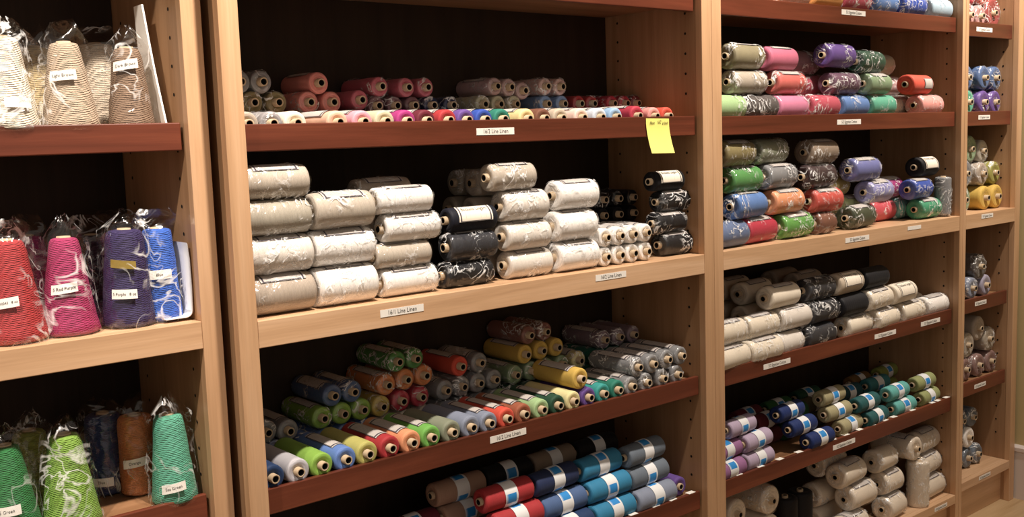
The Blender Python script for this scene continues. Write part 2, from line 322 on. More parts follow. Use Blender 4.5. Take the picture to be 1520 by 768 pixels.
('MF','x',1.359,0.199,1.1546,0.0280,0.120,'natural grey','w','natural grey film-wrapped yarn tube, far back row, '),
('MF','x',1.375,0.199,1.2109,0.0280,0.120,'natural grey','w','natural grey film-wrapped yarn tube, far back fourth row, '),
('MF','y',1.746,0.240,1.0330,0.0190,0.110,'black','h','black yarn tube beneath the back row, '),
('MF','y',1.746,0.240,1.0713,0.0190,0.110,'black','h','black yarn tube beneath the back row, '),
('MF','y',1.746,0.240,1.1096,0.0190,0.110,'black','h','black yarn tube beneath the back row, '),
('MF','y',1.746,0.240,1.1479,0.0190,0.110,'black','w','leftmost of three black tubes, back row, '),
('MF','y',1.796,0.240,1.0330,0.0190,0.110,'black','h','black yarn tube beneath the back row, '),
('MF','y',1.796,0.240,1.0713,0.0190,0.110,'black','h','black yarn tube beneath the back row, '),
('MF','y',1.796,0.240,1.1096,0.0190,0.110,'black','h','black yarn tube beneath the back row, '),
('MF','y',1.796,0.240,1.1479,0.0190,0.110,'black','w','middle one of three black tubes, back row, '),
('MF','y',1.848,0.240,1.0330,0.0190,0.110,'black','h','black yarn tube beneath the back row, '),
('MF','y',1.848,0.240,1.0713,0.0190,0.110,'black','h','black yarn tube beneath the back row, '),
('MF','y',1.848,0.240,1.1096,0.0190,0.110,'black','h','black yarn tube beneath the back row, '),
('MF','y',1.848,0.240,1.1479,0.0190,0.110,'black','w','rightmost of three black tubes, back row, '),
('MF','x',1.848,0.060,1.0410,0.0270,0.100,'black','wl','black yarn tube, bottom of four in the right-hand stack, '),
('MF','x',1.827,0.059,1.0928,0.0245,0.100,'black','wl','black yarn tube, second of four in the right-hand stack, '),
('MF','x',1.845,0.063,1.1419,0.0245,0.100,'black','wl','black yarn tube, third of four in the right-hand stack, '),
('MF','x',1.824,0.061,1.1902,0.0235,0.100,'black','L','black yarn tube, top of four in the right-hand stack, '),
('MF','y',1.596,0.100,1.0352,0.0212,0.140,'white','wl','leftmost of four white tubes, lower row, '),
('MF','y',1.639,0.100,1.0352,0.0212,0.140,'white','wl','second from left of four white tubes, lower row, '),
('MF','y',1.682,0.100,1.0352,0.0212,0.140,'white','wl','third from left of four white tubes, lower row, '),
('MF','y',1.725,0.100,1.0352,0.0212,0.140,'white','wl','rightmost of four white tubes, lower row, '),
('MF','y',1.596,0.100,1.0779,0.0212,0.140,'white','wl','leftmost of four white tubes, upper row, '),
('MF','y',1.639,0.100,1.0779,0.0212,0.140,'white','wl','second from left of four white tubes, upper row, '),
('MF','y',1.682,0.100,1.0779,0.0212,0.140,'white','wl','third from left of four white tubes, upper row, '),
('MF','y',1.725,0.100,1.0779,0.0212,0.140,'white','wl','rightmost of four white tubes, upper row, '),
('MC','y',0.777,0.102,0.7335,0.0235,0.145,'dark blue','','dark blue yarn tube, front row, '),
('MC','y',0.825,0.102,0.7335,0.0235,0.145,'light grey','','light grey yarn tube, front row, '),
('MC','y',0.872,0.102,0.7335,0.0235,0.145,'lime green','','lime green yarn tube, front row, '),
('MC','y',0.920,0.102,0.7335,0.0235,0.145,'periwinkle blue','l','periwinkle blue yarn tube, front row, '),
('MC','y',0.967,0.102,0.7335,0.0235,0.145,'olive yellow','','olive yellow yarn tube, front row, '),
('MC','y',1.016,0.102,0.7335,0.0235,0.145,'red','l','red yarn tube, front row, '),
('MC','y',1.064,0.102,0.7335,0.0235,0.145,'peach orange','l','peach orange yarn tube, front row, '),
('MC','y',1.111,0.102,0.7335,0.0235,0.145,'spring green','l','spring green yarn tube, front row, '),
('MC','y',1.159,0.102,0.7335,0.0235,0.145,'sage grey','','sage grey yarn tube, front row, '),
('MC','y',1.207,0.102,0.7335,0.0235,0.145,'blue grey','','leftmost of two blue grey tubes, front row, '),
('MC','y',1.254,0.102,0.7325,0.0225,0.145,'blue grey','l','rightmost of two blue grey tubes, front row, '),
('MC','y',1.299,0.102,0.7325,0.0225,0.145,'orange red','l','orange red yarn tube, front row, '),
('MC','y',1.345,0.102,0.7325,0.0225,0.145,'rust brown','l','rust brown yarn tube, front row, '),
('MC','y',1.395,0.102,0.7325,0.0225,0.145,'pale green','l','pale green yarn tube, front row, '),
('MC','y',1.441,0.102,0.7325,0.0225,0.145,'dark green','l','dark green yarn tube, front row, '),
('MC','y',1.486,0.102,0.7325,0.0225,0.145,'cream yellow','','cream yellow yarn tube, front row, '),
('MC','y',1.532,0.102,0.7325,0.0225,0.145,'purple','l','purple yarn tube, front row, '),
('MC','y',1.577,0.102,0.7325,0.0225,0.145,'turquoise','l','turquoise yarn tube, front row, '),
('MC','y',1.623,0.102,0.7325,0.0225,0.145,'teal green','l','teal green yarn tube, front row, '),
('MC','y',1.668,0.102,0.7325,0.0225,0.145,'silver grey','wl','leftmost of four silver grey tubes, front row, '),
('MC','y',1.718,0.102,0.7325,0.0225,0.145,'silver grey','wl','second from left of four silver grey tubes, front row, '),
('MC','y',1.772,0.102,0.7325,0.0225,0.145,'silver grey','wl','third from left of four silver grey tubes, front row, '),
('MC','y',1.824,0.102,0.7325,0.0225,0.145,'silver grey','wl','rightmost of four silver grey tubes, front row, '),
('MC','y',0.856,0.240,0.7315,0.0215,0.130,'slate blue','w','slate blue film-wrapped yarn tube, rear bottom, '),
('MC','y',0.921,0.240,0.7315,0.0215,0.130,'periwinkle blue','w','leftmost of four periwinkle blue tubes, rear bottom, '),
('MC','y',0.965,0.240,0.7315,0.0215,0.130,'periwinkle blue','w','second from left of four periwinkle blue tubes, rear bottom, '),
('MC','y',1.011,0.240,0.7315,0.0215,0.130,'periwinkle blue','w','third from left of four periwinkle blue tubes, rear bottom, '),
('MC','y',1.058,0.240,0.7315,0.0215,0.130,'periwinkle blue','w','rightmost of four periwinkle blue tubes, rear bottom, '),
('MC','y',1.110,0.240,0.7315,0.0215,0.130,'cream','w','leftmost of three cream tubes, rear bottom, '),
('MC','y',1.154,0.240,0.7315,0.0215,0.130,'cream','w','middle one of three cream tubes, rear bottom, '),
('MC','y',1.203,0.240,0.7315,0.0215,0.130,'cream','w','rightmost of three cream tubes, rear bottom, '),
('MC','y',1.256,0.240,0.7315,0.0215,0.130,'silver grey','w','leftmost of four silver grey tubes, rear bottom, '),
('MC','y',1.299,0.240,0.7315,0.0215,0.130,'silver grey','w','second from left of four silver grey tubes, rear bottom, '),
('MC','y',1.347,0.240,0.7315,0.0215,0.130,'silver grey','w','third from left of four silver grey tubes, rear bottom, '),
('MC','y',1.390,0.240,0.7315,0.0215,0.130,'silver grey','w','rightmost of four silver grey tubes, rear bottom, '),
('MC','y',1.442,0.240,0.7315,0.0215,0.130,'dark green','w','leftmost of two dark green tubes, rear bottom, '),
('MC','y',1.490,0.240,0.7315,0.0215,0.130,'dark green','w','rightmost of two dark green tubes, rear bottom, '),
('MC','y',1.543,0.240,0.7315,0.0215,0.130,'sage green','w','leftmost of two sage green tubes, rear bottom, '),
('MC','y',1.591,0.240,0.7315,0.0215,0.130,'sage green','w','rightmost of two sage green tubes, rear bottom, '),
('MC','y',1.647,0.240,0.7315,0.0215,0.130,'teal green','w','leftmost of four teal green tubes, rear bottom, '),
('MC','y',1.698,0.240,0.7315,0.0215,0.130,'teal green','w','second from left of four teal green tubes, rear bottom, '),
('MC','y',1.750,0.240,0.7315,0.0215,0.130,'teal green','w','third from left of four teal green tubes, rear bottom, '),
('MC','y',1.804,0.240,0.7315,0.0215,0.130,'teal green','w','rightmost of four teal green tubes, rear bottom, '),
('MC','y',0.839,0.240,0.7721,0.0222,0.130,'silver grey','w','leftmost of six silver grey tubes, second row, '),
('MC','y',0.884,0.240,0.7654,0.0222,0.130,'silver grey','wl','second from left of six silver grey tubes, second row, '),
('MC','y',0.958,0.240,0.7750,0.0222,0.130,'lime green','wl','leftmost of three lime green tubes, second row, '),
('MC','y',1.003,0.240,0.7748,0.0222,0.130,'lime green','w','middle one of three lime green tubes, second row, '),
('MC','y',1.048,0.240,0.7743,0.0222,0.130,'lime green','w','rightmost of three lime green tubes, second row, '),
('MC','y',1.093,0.240,0.7719,0.0222,0.130,'mustard yellow','w','mustard yellow film-wrapped yarn tube, second row, '),
('MC','y',1.142,0.240,0.7737,0.0222,0.130,'crimson','w','leftmost of two crimson tubes, second row, '),
('MC','y',1.190,0.240,0.7735,0.0222,0.130,'crimson','w','rightmost of two crimson tubes, second row, '),
('MC','y',1.253,0.240,0.7754,0.0222,0.130,'silver grey','wl','third from left of six silver grey tubes, second row, '),
('MC','y',1.298,0.240,0.7755,0.0222,0.130,'silver grey','w','fourth from left of six silver grey tubes, second row, '),
('MC','y',1.342,0.240,0.7753,0.0222,0.130,'silver grey','w','fifth from left of six silver grey tubes, second row, '),
('MC','y',1.387,0.240,0.7754,0.0222,0.130,'silver grey','w','rightmost of six silver grey tubes, second row, '),
('MC','y',1.447,0.240,0.7751,0.0222,0.130,'sage green','wl','leftmost of four sage green tubes, second row, '),
('MC','y',1.496,0.240,0.7751,0.0222,0.130,'sage green','w','second from left of four sage green tubes, second row, '),
('MC','y',1.541,0.240,0.7755,0.0222,0.130,'sage green','w','third from left of four sage green tubes, second row, '),
('MC','y',1.588,0.240,0.7754,0.0222,0.130,'sage green','w','rightmost of four sage green tubes, second row, '),
('MC','y',1.644,0.240,0.7754,0.0222,0.130,'cream yellow','wl','cream yellow film-wrapped yarn tube, second row, '),
('MC','y',1.725,0.240,0.7673,0.0222,0.130,'teal green','w','leftmost of three teal green tubes, second row, '),
('MC','y',1.778,0.240,0.7667,0.0222,0.130,'teal green','w','middle one of three teal green tubes, second row, '),
('MC','y',1.832,0.240,0.7651,0.0222,0.130,'teal green','w','rightmost of three teal green tubes, second row, '),
('MC','y',0.983,0.240,0.8149,0.0222,0.130,'denim blue','wl','leftmost of two denim blue tubes, third row, '),
('MC','y',1.028,0.240,0.8144,0.0222,0.130,'denim blue','wl','rightmost of two denim blue tubes, third row, '),
('MC','y',1.109,0.240,0.8135,0.0222,0.130,'orange','wl','leftmost of three orange tubes, third row, '),
('MC','y',1.154,0.240,0.8166,0.0222,0.130,'orange','w','middle one of three orange tubes, third row, '),
('MC','y',1.201,0.240,0.8168,0.0222,0.130,'orange','w','rightmost of three orange tubes, third row, '),
('MC','y',1.295,0.240,0.8201,0.0222,0.130,'orange red','l','orange red yarn tube, third row, '),
('MC','y',1.347,0.240,0.8197,0.0222,0.130,'silver grey','wl','silver grey film-wrapped yarn tube, third row, '),
('MC','y',1.479,0.240,0.8164,0.0222,0.130,'golden yellow','l','leftmost of three golden yellow tubes, third row, '),
('MC','y',1.527,0.240,0.8179,0.0222,0.130,'golden yellow','l','middle one of three golden yellow tubes, third row, '),
('MC','y',1.574,0.240,0.8179,0.0222,0.130,'golden yellow','l','rightmost of three golden yellow tubes, third row, '),
('MC','y',1.728,0.240,0.8119,0.0222,0.130,'mauve grey','wl','leftmost of three mauve grey tubes, third row, '),
('MC','y',1.779,0.240,0.8114,0.0222,0.130,'mauve grey','w','middle one of three mauve grey tubes, third row, '),
('MC','y',1.830,0.240,0.8097,0.0222,0.130,'mauve grey','w','rightmost of three mauve grey tubes, third row, '),
('MC','y',1.137,0.240,0.8568,0.0215,0.130,'fern green','wl','leftmost of two fern green tubes, top row, '),
('MC','y',1.181,0.240,0.8561,0.0215,0.130,'fern green','wl','rightmost of two fern green tubes, top row, '),
('MC','y',1.491,0.240,0.8587,0.0215,0.130,'dusky rose','w','leftmost of two dusky rose tubes, top row, '),
('MC','y',1.540,0.240,0.8599,0.0215,0.130,'dusky rose','w','rightmost of two dusky rose tubes, top row, '),
('MC','y',1.515,0.105,0.7762,0.0240,0.140,'golden yellow','l','golden yellow yarn tube, front upper row, '),
('MC','y',1.689,0.100,0.7729,0.0225,0.140,'silver grey','wl','leftmost of four silver grey tubes, front upper row, '),
('MC','y',1.740,0.100,0.7721,0.0225,0.140,'silver grey','wl','second from left of four silver grey tubes, front upper row, '),
('MC','y',1.789,0.100,0.7747,0.0225,0.140,'silver grey','wl','third from left of four silver grey tubes, front upper row, '),
('MC','y',1.838,0.100,0.7753,0.0225,0.140,'silver grey','wl','rightmost of four silver grey tubes, front upper row, '),
('MD','x',1.201,0.053,0.4515,0.0265,0.132,'dark red','b','dark red paper-banded spool, front bottom row, '),
('MD','x',1.338,0.053,0.4515,0.0265,0.132,'red','b','red paper-banded spool, front bottom row, '),
('MD','x',1.474,0.045,0.4515,0.0265,0.132,'dark blue','b','dark blue paper-banded spool, front bottom row, '),
('MD','x',1.611,0.050,0.4515,0.0265,0.132,'turquoise blue','b','turquoise blue paper-banded spool, front bottom row, '),
('MD','x',1.747,0.047,0.4515,0.0265,0.132,'blue grey','b','blue grey paper-banded spool, front bottom row, '),
('MD','x',1.337,0.060,0.5043,0.0265,0.132,'red','b','red paper-banded spool, second row up, '),
('MD','x',1.474,0.069,0.4991,0.0265,0.132,'denim blue','b','denim blue paper-banded spool, second row up, '),
('MD','x',1.610,0.064,0.5029,0.0265,0.132,'turquoise blue','b','turquoise blue paper-banded spool, second row up, '),
('MD','x',1.747,0.070,0.4999,0.0265,0.132,'slate grey','b','slate grey paper-banded spool, second row up, '),
('MD','x',1.322,0.075,0.5555,0.0265,0.132,'red','b','red paper-banded spool, third row up, '),
('MD','x',1.459,0.078,0.5545,0.0265,0.132,'navy','b','navy paper-banded spool, third row up, '),
('MD','x',1.603,0.084,0.5523,0.0265,0.132,'turquoise blue','b','turquoise blue paper-banded spool, third row up, '),
('MD','x',1.745,0.078,0.5525,0.0265,0.132,'slate grey','b','slate grey paper-banded spool, third row up, '),
('MD','x',1.148,0.174,0.4515,0.0265,0.132,'maroon','h','maroon yarn tube beneath the back row, '),
('MD','x',1.148,0.174,0.5048,0.0265,0.132,'maroon','b','maroon paper-banded spool, rear row, '),
('MD','x',1.285,0.173,0.4515,0.0265,0.132,'dusty tan','h','dusty tan yarn tube beneath the back row, '),
('MD','x',1.285,0.173,0.5048,0.0265,0.132,'dusty tan','b','dusty tan paper-banded spool, rear row, '),
('MD','x',1.421,0.169,0.4515,0.0265,0.132,'black','h','black yarn tube beneath the back row, '),
('MD','x',1.421,0.169,0.5048,0.0265,0.132,'black','b','black paper-banded spool, rear row, '),
('MD','x',1.591,0.169,0.4515,0.0265,0.132,'dark teal','h','dark teal yarn tube beneath the back row, '),
('MD','x',1.591,0.169,0.5048,0.0265,0.132,'dark teal','b','dark teal paper-banded spool, rear row, '),
('MD','x',1.269,0.172,0.5581,0.0265,0.132,'dusty tan','b','dusty tan paper-banded spool, upper rear row, '),
('MD','x',1.406,0.174,0.5581,0.0265,0.132,'black','b','leftmost of two black spools, upper rear row, '),
('MD','x',1.542,0.176,0.5577,0.0265,0.132,'taupe','b','taupe paper-banded spool, upper rear row, '),
('MD','x',1.679,0.173,0.5579,0.0265,0.132,'black','b','rightmost of two black spools, upper rear row, '),
('MD','y',1.844,0.120,0.4495,0.0245,0.150,'purple','','purple yarn tube, right end, '),
('RT','x',2.301,0.055,1.6460,0.0340,0.135,'peach','w','peach film-wrapped yarn tube, front bottom row, '),
('RT','x',2.441,0.052,1.6460,0.0340,0.135,'golden orange','L','golden orange yarn tube, front bottom row, '),
('RT','x',2.583,0.055,1.6460,0.0340,0.135,'rose red','w','rose red film-wrapped yarn tube, front bottom row, '),
('RT','x',2.723,0.053,1.6460,0.0340,0.135,'cornflower blue','w','cornflower blue film-wrapped yarn tube, front bottom row, '),
('RT','x',2.867,0.047,1.6460,0.0340,0.135,'royal blue','w','royal blue film-wrapped yarn tube, front bottom row, '),
('RT','x',3.042,0.057,1.6460,0.0340,0.135,'ice blue','w','ice blue film-wrapped yarn tube, front bottom row, '),
('RA','x',2.030,0.054,1.3580,0.0310,0.128,'pale green','w','pale green film-wrapped yarn tube, bottom row, '),
('RA','x',2.162,0.055,1.3580,0.0310,0.128,'charcoal grey','w','charcoal grey film-wrapped yarn tube, bottom row, '),
('RA','x',2.299,0.059,1.3580,0.0310,0.128,'candy pink','w','candy pink film-wrapped yarn tube, bottom row, '),
('RA','x',2.442,0.056,1.3580,0.0310,0.128,'rose red','w','rose red film-wrapped yarn tube, bottom row, '),
('RA','x',2.592,0.060,1.3580,0.0310,0.128,'cornflower blue','w','cornflower blue film-wrapped yarn tube, bottom row, '),
('RA','x',2.734,0.060,1.3580,0.0310,0.128,'sea green','w','sea green film-wrapped yarn tube, bottom row, '),
('RA','x',2.948,0.124,1.3580,0.0310,0.128,'cream','wld','cream film-wrapped yarn tube, rear of bottom row, '),
('RA','x',2.999,0.057,1.3580,0.0310,0.128,'salmon pink','w','salmon pink film-wrapped yarn tube, bottom row, '),
('RA','x',2.119,0.057,1.4193,0.0300,0.128,'grey beige','w','grey beige film-wrapped yarn tube, middle row, '),
('RA','x',2.298,0.063,1.4191,0.0300,0.128,'coral','wl','coral film-wrapped yarn tube, middle row, '),
('RA','x',2.498,0.130,1.3570,0.0300,0.128,'rose','h','rose yarn tube beneath the middle row, '),
('RA','x',2.498,0.130,1.4173,0.0300,0.128,'rose','wd','rose film-wrapped yarn tube, rear of middle row, '),
('RA','x',2.543,0.058,1.4193,0.0300,0.128,'plum','w','plum film-wrapped yarn tube, middle row, '),
('RA','x',2.706,0.054,1.4190,0.0300,0.128,'sage green','wl','sage green film-wrapped yarn tube, middle row, '),
('RA','x',2.891,0.130,1.4190,0.0300,0.128,'mauve','wd','mauve film-wrapped yarn tube, rear of middle row, '),
('RA','x',2.947,0.060,1.4192,0.0300,0.128,'orange red','P','orange red yarn tube, middle row, '),
('RA','x',2.112,0.059,1.4815,0.0320,0.128,'taupe olive','wl','taupe olive film-wrapped yarn tube, top row, '),
('RA','x',2.272,0.072,1.4808,0.0320,0.128,'pink rose','l','pink rose yarn tube, top row, '),
('RA','x',2.446,0.123,1.4791,0.0320,0.128,'dusky mauve','wd','dusky mauve film-wrapped yarn tube, rear of top row, '),
('RA','x',2.523,0.060,1.4945,0.0320,0.128,'purple','w','purple film-wrapped yarn tube, top row, '),
('RA','x',2.680,0.062,1.4808,0.0320,0.128,'dark green','w','dark green film-wrapped yarn tube, top row, '),
('RA','x',2.837,0.123,1.4808,0.0320,0.128,'beige','wd','beige film-wrapped yarn tube, rear of top row, '),
('RF','x',2.030,0.048,1.0470,0.0330,0.128,'slate blue','w','slate blue film-wrapped yarn tube, bottom row, '),
('RF','x',2.162,0.059,1.0470,0.0330,0.128,'crimson','wl','crimson film-wrapped yarn tube, bottom row, '),
('RF','x',2.312,0.054,1.0470,0.0330,0.128,'leaf green','wl','leaf green film-wrapped yarn tube, bottom row, '),
('RF','x',2.440,0.048,1.0430,0.0290,0.078,'brown','w','brown film-wrapped yarn tube, bottom row, '),
('RF','x',2.623,0.055,1.0470,0.0330,0.128,'dark olive','wl','dark olive film-wrapped yarn tube, bottom row, '),
('RF','x',2.842,0.122,1.0470,0.0330,0.128,'pink red','wld','pink red film-wrapped yarn tube, rear of bottom row, '),
('RF','x',2.974,0.116,1.0470,0.0330,0.128,'aqua','wld','aqua film-wrapped yarn tube, rear of bottom row, '),
('RF','x',2.993,0.052,1.0450,0.0310,0.118,'emerald green','wl','emerald green film-wrapped yarn tube, bottom row, '),
('RF','x',2.116,0.055,1.1132,0.0330,0.128,'cornflower blue','wl','cornflower blue film-wrapped yarn tube, second row, '),
('RF','x',2.275,0.057,1.1133,0.0330,0.128,'peach orange','wl','peach orange film-wrapped yarn tube, second row, '),
('RF','x',2.457,0.058,1.1046,0.0330,0.128,'coral red','wl','coral red film-wrapped yarn tube, second row, '),
('RF','x',2.684,0.117,1.0703,0.0330,0.128,'pale lime','wld','pale lime film-wrapped yarn tube, rear of second row, '),
('RF','x',2.726,0.061,1.1131,0.0330,0.128,'lavender','wl','lavender film-wrapped yarn tube, second row, '),
('RF','x',2.886,0.120,1.1133,0.0330,0.128,'magenta','wld','magenta film-wrapped yarn tube, rear of second row, '),
('RF','x',2.950,0.055,1.1072,0.0310,0.118,'royal blue','wl','royal blue film-wrapped yarn tube, second row, '),
('RF','x',2.112,0.067,1.1784,0.0330,0.128,'fern green','wl','fern green film-wrapped yarn tube, third row, '),
('RF','x',2.256,0.064,1.1792,0.0330,0.128,'silver grey','wl','silver grey film-wrapped yarn tube, third row, '),
('RF','x',2.435,0.064,1.1706,0.0330,0.128,'dark brown','wl','dark brown film-wrapped yarn tube, third row, '),
('RF','x',2.595,0.126,1.1360,0.0330,0.128,'mustard','wd','mustard film-wrapped yarn tube, rear of third row, '),
('RF','x',2.654,0.061,1.1794,0.0330,0.128,'periwinkle','wl','periwinkle film-wrapped yarn tube, third row, '),
('RF','x',2.080,0.064,1.2447,0.0330,0.128,'olive','wl','olive film-wrapped yarn tube, top row, '),
('RF','x',2.232,0.075,1.2447,0.0330,0.128,'sage grey','w','sage grey film-wrapped yarn tube, top row, '),
('RF','x',2.450,0.068,1.2367,0.0330,0.128,'taupe','wl','taupe film-wrapped yarn tube, top row, '),
('RF','z',3.084,0.040,1.0140,0.0250,0.126,'silver grey','wl','upright silver grey yarn tube standing on end, '),
('RF','x',3.018,0.072,1.1712,0.0310,0.120,'black','L','black yarn tube, right end, '),
('RC','x',2.030,0.045,0.7375,0.0315,0.128,'cream','wl','leftmost of five cream tubes, bottom row, '),
('RC','x',2.162,0.044,0.7375,0.0315,0.128,'cream','wl','second from left of five cream tubes, bottom row, '),
('RC','x',2.285,0.054,0.7360,0.0300,0.105,'ivory','w','ivory film-wrapped yarn tube, bottom row, '),
('RC','x',2.416,0.051,0.7375,0.0315,0.128,'charcoal','w','charcoal film-wrapped yarn tube, bottom row, '),
('RC','x',2.610,0.056,0.7375,0.0315,0.128,'cream','wl','third from left of five cream tubes, bottom row, '),
('RC','x',2.750,0.049,0.7375,0.0315,0.128,'cream','wl','fourth from left of five cream tubes, bottom row, '),
('RC','x',2.903,0.055,0.7375,0.0315,0.128,'cream','wl','rightmost of five cream tubes, bottom row, '),
('RC','x',3.049,0.057,0.7375,0.0315,0.128,'white','wl','white film-wrapped yarn tube, bottom row, '),
('RC','x',2.030,0.056,0.7999,0.0315,0.128,'cream','wl','leftmost of four cream tubes, second row, '),
('RC','x',2.171,0.061,0.7984,0.0315,0.128,'cream','wl','second from left of four cream tubes, second row, '),
('RC','x',2.308,0.057,0.8005,0.0315,0.128,'ivory','wl','ivory film-wrapped yarn tube, second row, '),
('RC','x',2.444,0.057,0.8006,0.0315,0.128,'charcoal','w','charcoal film-wrapped yarn tube, second row, '),
('RC','x',2.577,0.051,0.8006,0.0315,0.128,'black','','black yarn tube, second row, '),
('RC','x',2.712,0.050,0.8008,0.0315,0.128,'cream','wl','third from left of four cream tubes, second row, '),
('RC','x',2.854,0.054,0.8008,0.0315,0.128,'cream','L','rightmost of four cream tubes, second row, '),
('RC','x',3.031,0.124,0.7375,0.0315,0.128,'cream','wd','cream film-wrapped yarn tube, rear of second row, '),
('RC','x',2.265,0.062,0.8636,0.0315,0.128,'cream','l','cream yarn tube, top row, '),
('RC','x',2.434,0.064,0.8634,0.0315,0.128,'charcoal','w','charcoal film-wrapped yarn tube, top row, '),
('RC','x',2.566,0.057,0.8637,0.0315,0.128,'beige','L','beige yarn tube, top row, '),
('RC','x',2.699,0.057,0.8637,0.0315,0.128,'black','','black yarn tube, top row, '),
('RC','x',2.282,0.161,0.7375,0.0315,0.128,'cream','h','cream yarn tube beneath the back row, '),
('RC','x',2.282,0.161,0.8008,0.0315,0.128,'cream','h','cream yarn tube beneath the back row, '),
('RC','x',2.282,0.161,0.8641,0.0315,0.128,'cream','l','cream yarn tube, back row, '),
('RC','x',2.517,0.159,0.7375,0.0315,0.128,'tan','h','tan yarn tube beneath the back row, '),
('RC','x',2.517,0.159,0.8008,0.0315,0.128,'tan','h','tan yarn tube beneath the back row, '),
('RC','x',2.517,0.159,0.8641,0.0315,0.128,'tan','l','tan yarn tube, back row, '),
('RC','x',2.293,0.242,0.7375,0.0315,0.128,'cream','h','cream yarn tube beneath the back row, '),
('RC','x',2.293,0.242,0.8008,0.0315,0.128,'cream','h','cream yarn tube beneath the back row, '),
('RC','x',2.293,0.242,0.8641,0.0315,0.128,'cream','l','cream yarn tube, rear row, '),
('RC','x',2.521,0.241,0.7375,0.0315,0.128,'tan','h','tan yarn tube beneath the back row, '),
('RC','x',2.521,0.241,0.8008,0.0315,0.128,'tan','h','tan yarn tube beneath the back row, '),
('RC','x',2.521,0.241,0.8641,0.0315,0.128,'tan','','tan yarn tube, rear row, '),
('RD','x',2.023,0.044,0.4500,0.0235,0.115,'orchid pink','b','orchid pink paper-banded spool, front bottom row, '),
('RD','x',2.148,0.050,0.4500,0.0235,0.115,'lavender pink','b','lavender pink paper-banded spool, front bottom row, '),
('RD','x',2.408,0.038,0.4500,0.0235,0.115,'royal navy','b','royal navy paper-banded spool, front bottom row, '),
('RD','x',2.577,0.052,0.4500,0.0235,0.115,'khaki','b','khaki paper-banded spool, front bottom row, '),
('RD','x',2.706,0.045,0.4500,0.0235,0.115,'dark teal','b','dark teal paper-banded spool, front bottom row, '),
('RD','x',2.866,0.050,0.4500,0.0235,0.115,'aqua','b','aqua paper-banded spool, front bottom row, '),
('RD','x',2.032,0.062,0.4938,0.0235,0.115,'orchid pink','b','orchid pink paper-banded spool, second row up, '),
('RD','x',2.151,0.056,0.4969,0.0235,0.115,'lavender pink','b','lavender pink paper-banded spool, second row up, '),
('RD','x',2.351,0.056,0.4939,0.0235,0.115,'royal navy','b','royal navy paper-banded spool, second row up, '),
('RD','x',2.537,0.066,0.4952,0.0235,0.115,'khaki','b','khaki paper-banded spool, second row up, '),
('RD','x',2.671,0.055,0.4972,0.0235,0.115,'dark teal','b','dark teal paper-banded spool, second row up, '),
('RD','x',2.848,0.061,0.4960,0.0235,0.115,'aqua','b','aqua paper-banded spool, second row up, '),
('RD','x',2.100,0.069,0.5424,0.0235,0.115,'lavender pink','b','lavender pink paper-banded spool, third row up, '),
('RD','x',2.316,0.071,0.5385,0.0235,0.115,'royal navy','b','royal navy paper-banded spool, third row up, '),
('RD','x',2.527,0.079,0.5404,0.0235,0.115,'khaki','b','khaki paper-banded spool, third row up, '),
('RD','x',2.322,0.150,0.4500,0.0235,0.115,'maroon','h','maroon yarn tube beneath the back row, '),
('RD','x',2.322,0.150,0.4973,0.0235,0.115,'maroon','b','maroon paper-banded spool, rear row, '),
('RD','x',2.441,0.144,0.4500,0.0235,0.115,'forest green','h','forest green yarn tube beneath the back row, '),
('RD','x',2.441,0.144,0.4973,0.0235,0.115,'forest green','b','forest green paper-banded spool, rear row, '),
('RD','x',2.561,0.155,0.4500,0.0235,0.115,'dark khaki','h','dark khaki yarn tube beneath the back row, '),
('RD','x',2.561,0.155,0.4973,0.0235,0.115,'dark khaki','b','dark khaki paper-banded spool, rear row, '),
('RD','x',2.740,0.157,0.4500,0.0235,0.115,'deep teal','h','deep teal yarn tube beneath the back row, '),
('RD','x',2.740,0.157,0.4973,0.0235,0.115,'deep teal','b','deep teal paper-banded spool, rear row, '),
('RD','x',2.894,0.155,0.4500,0.0235,0.115,'dark aqua','h','dark aqua yarn tube beneath the back row, '),
('RD','x',2.894,0.155,0.4973,0.0235,0.115,'dark aqua','b','dark aqua paper-banded spool, rear row, '),
('RD','x',2.323,0.216,0.4500,0.0235,0.115,'maroon','h','maroon yarn tube beneath the far back row, '),
('RD','x',2.323,0.216,0.4973,0.0235,0.115,'maroon','b','maroon paper-banded spool, rearmost row, '),
('RD','x',2.460,0.213,0.4500,0.0235,0.115,'forest green','h','forest green yarn tube beneath the far back row, '),
('RD','x',2.460,0.213,0.4973,0.0235,0.115,'forest green','b','forest green paper-banded spool, rearmost row, '),
('RD','x',2.624,0.226,0.4500,0.0235,0.115,'deep green','h','deep green yarn tube beneath the far back row, '),
('RD','x',2.624,0.226,0.4973,0.0235,0.115,'deep green','b','deep green paper-banded spool, rearmost row, '),
('RD','x',2.889,0.214,0.4500,0.0235,0.115,'gold brown','h','gold brown yarn tube beneath the far back row, '),
('RD','x',2.889,0.214,0.4973,0.0235,0.115,'gold brown','b','gold brown paper-banded spool, rearmost row, '),
('RD','x',3.054,0.217,0.4500,0.0235,0.115,'olive lime','h','olive lime yarn tube beneath the far back row, '),
('RD','x',3.054,0.217,0.4973,0.0235,0.115,'olive lime','b','olive lime paper-banded spool, rearmost row, '),
('RD','x',3.023,0.054,0.4500,0.0235,0.115,'lime','b','lower of two stacked lime spools, right end of '),
('RD','x',3.010,0.064,0.4964,0.0235,0.115,'lime','b','upper of two stacked lime spools, right end of '),
('RB','z',2.952,0.040,0.1120,0.0340,0.155,'natural tan','w','upright natural tan yarn tube standing on end, '),
('RB','z',2.372,0.120,0.1120,0.0360,0.165,'black','','leftmost of two upright black yarn tubes, '),
('RB','z',2.444,0.120,0.1120,0.0360,0.165,'black','','rightmost of two upright black yarn tubes, '),
('RB','y',2.083,0.135,0.1520,0.0400,0.150,'natural tan','h','natural tan yarn tube beneath the left end row, '),
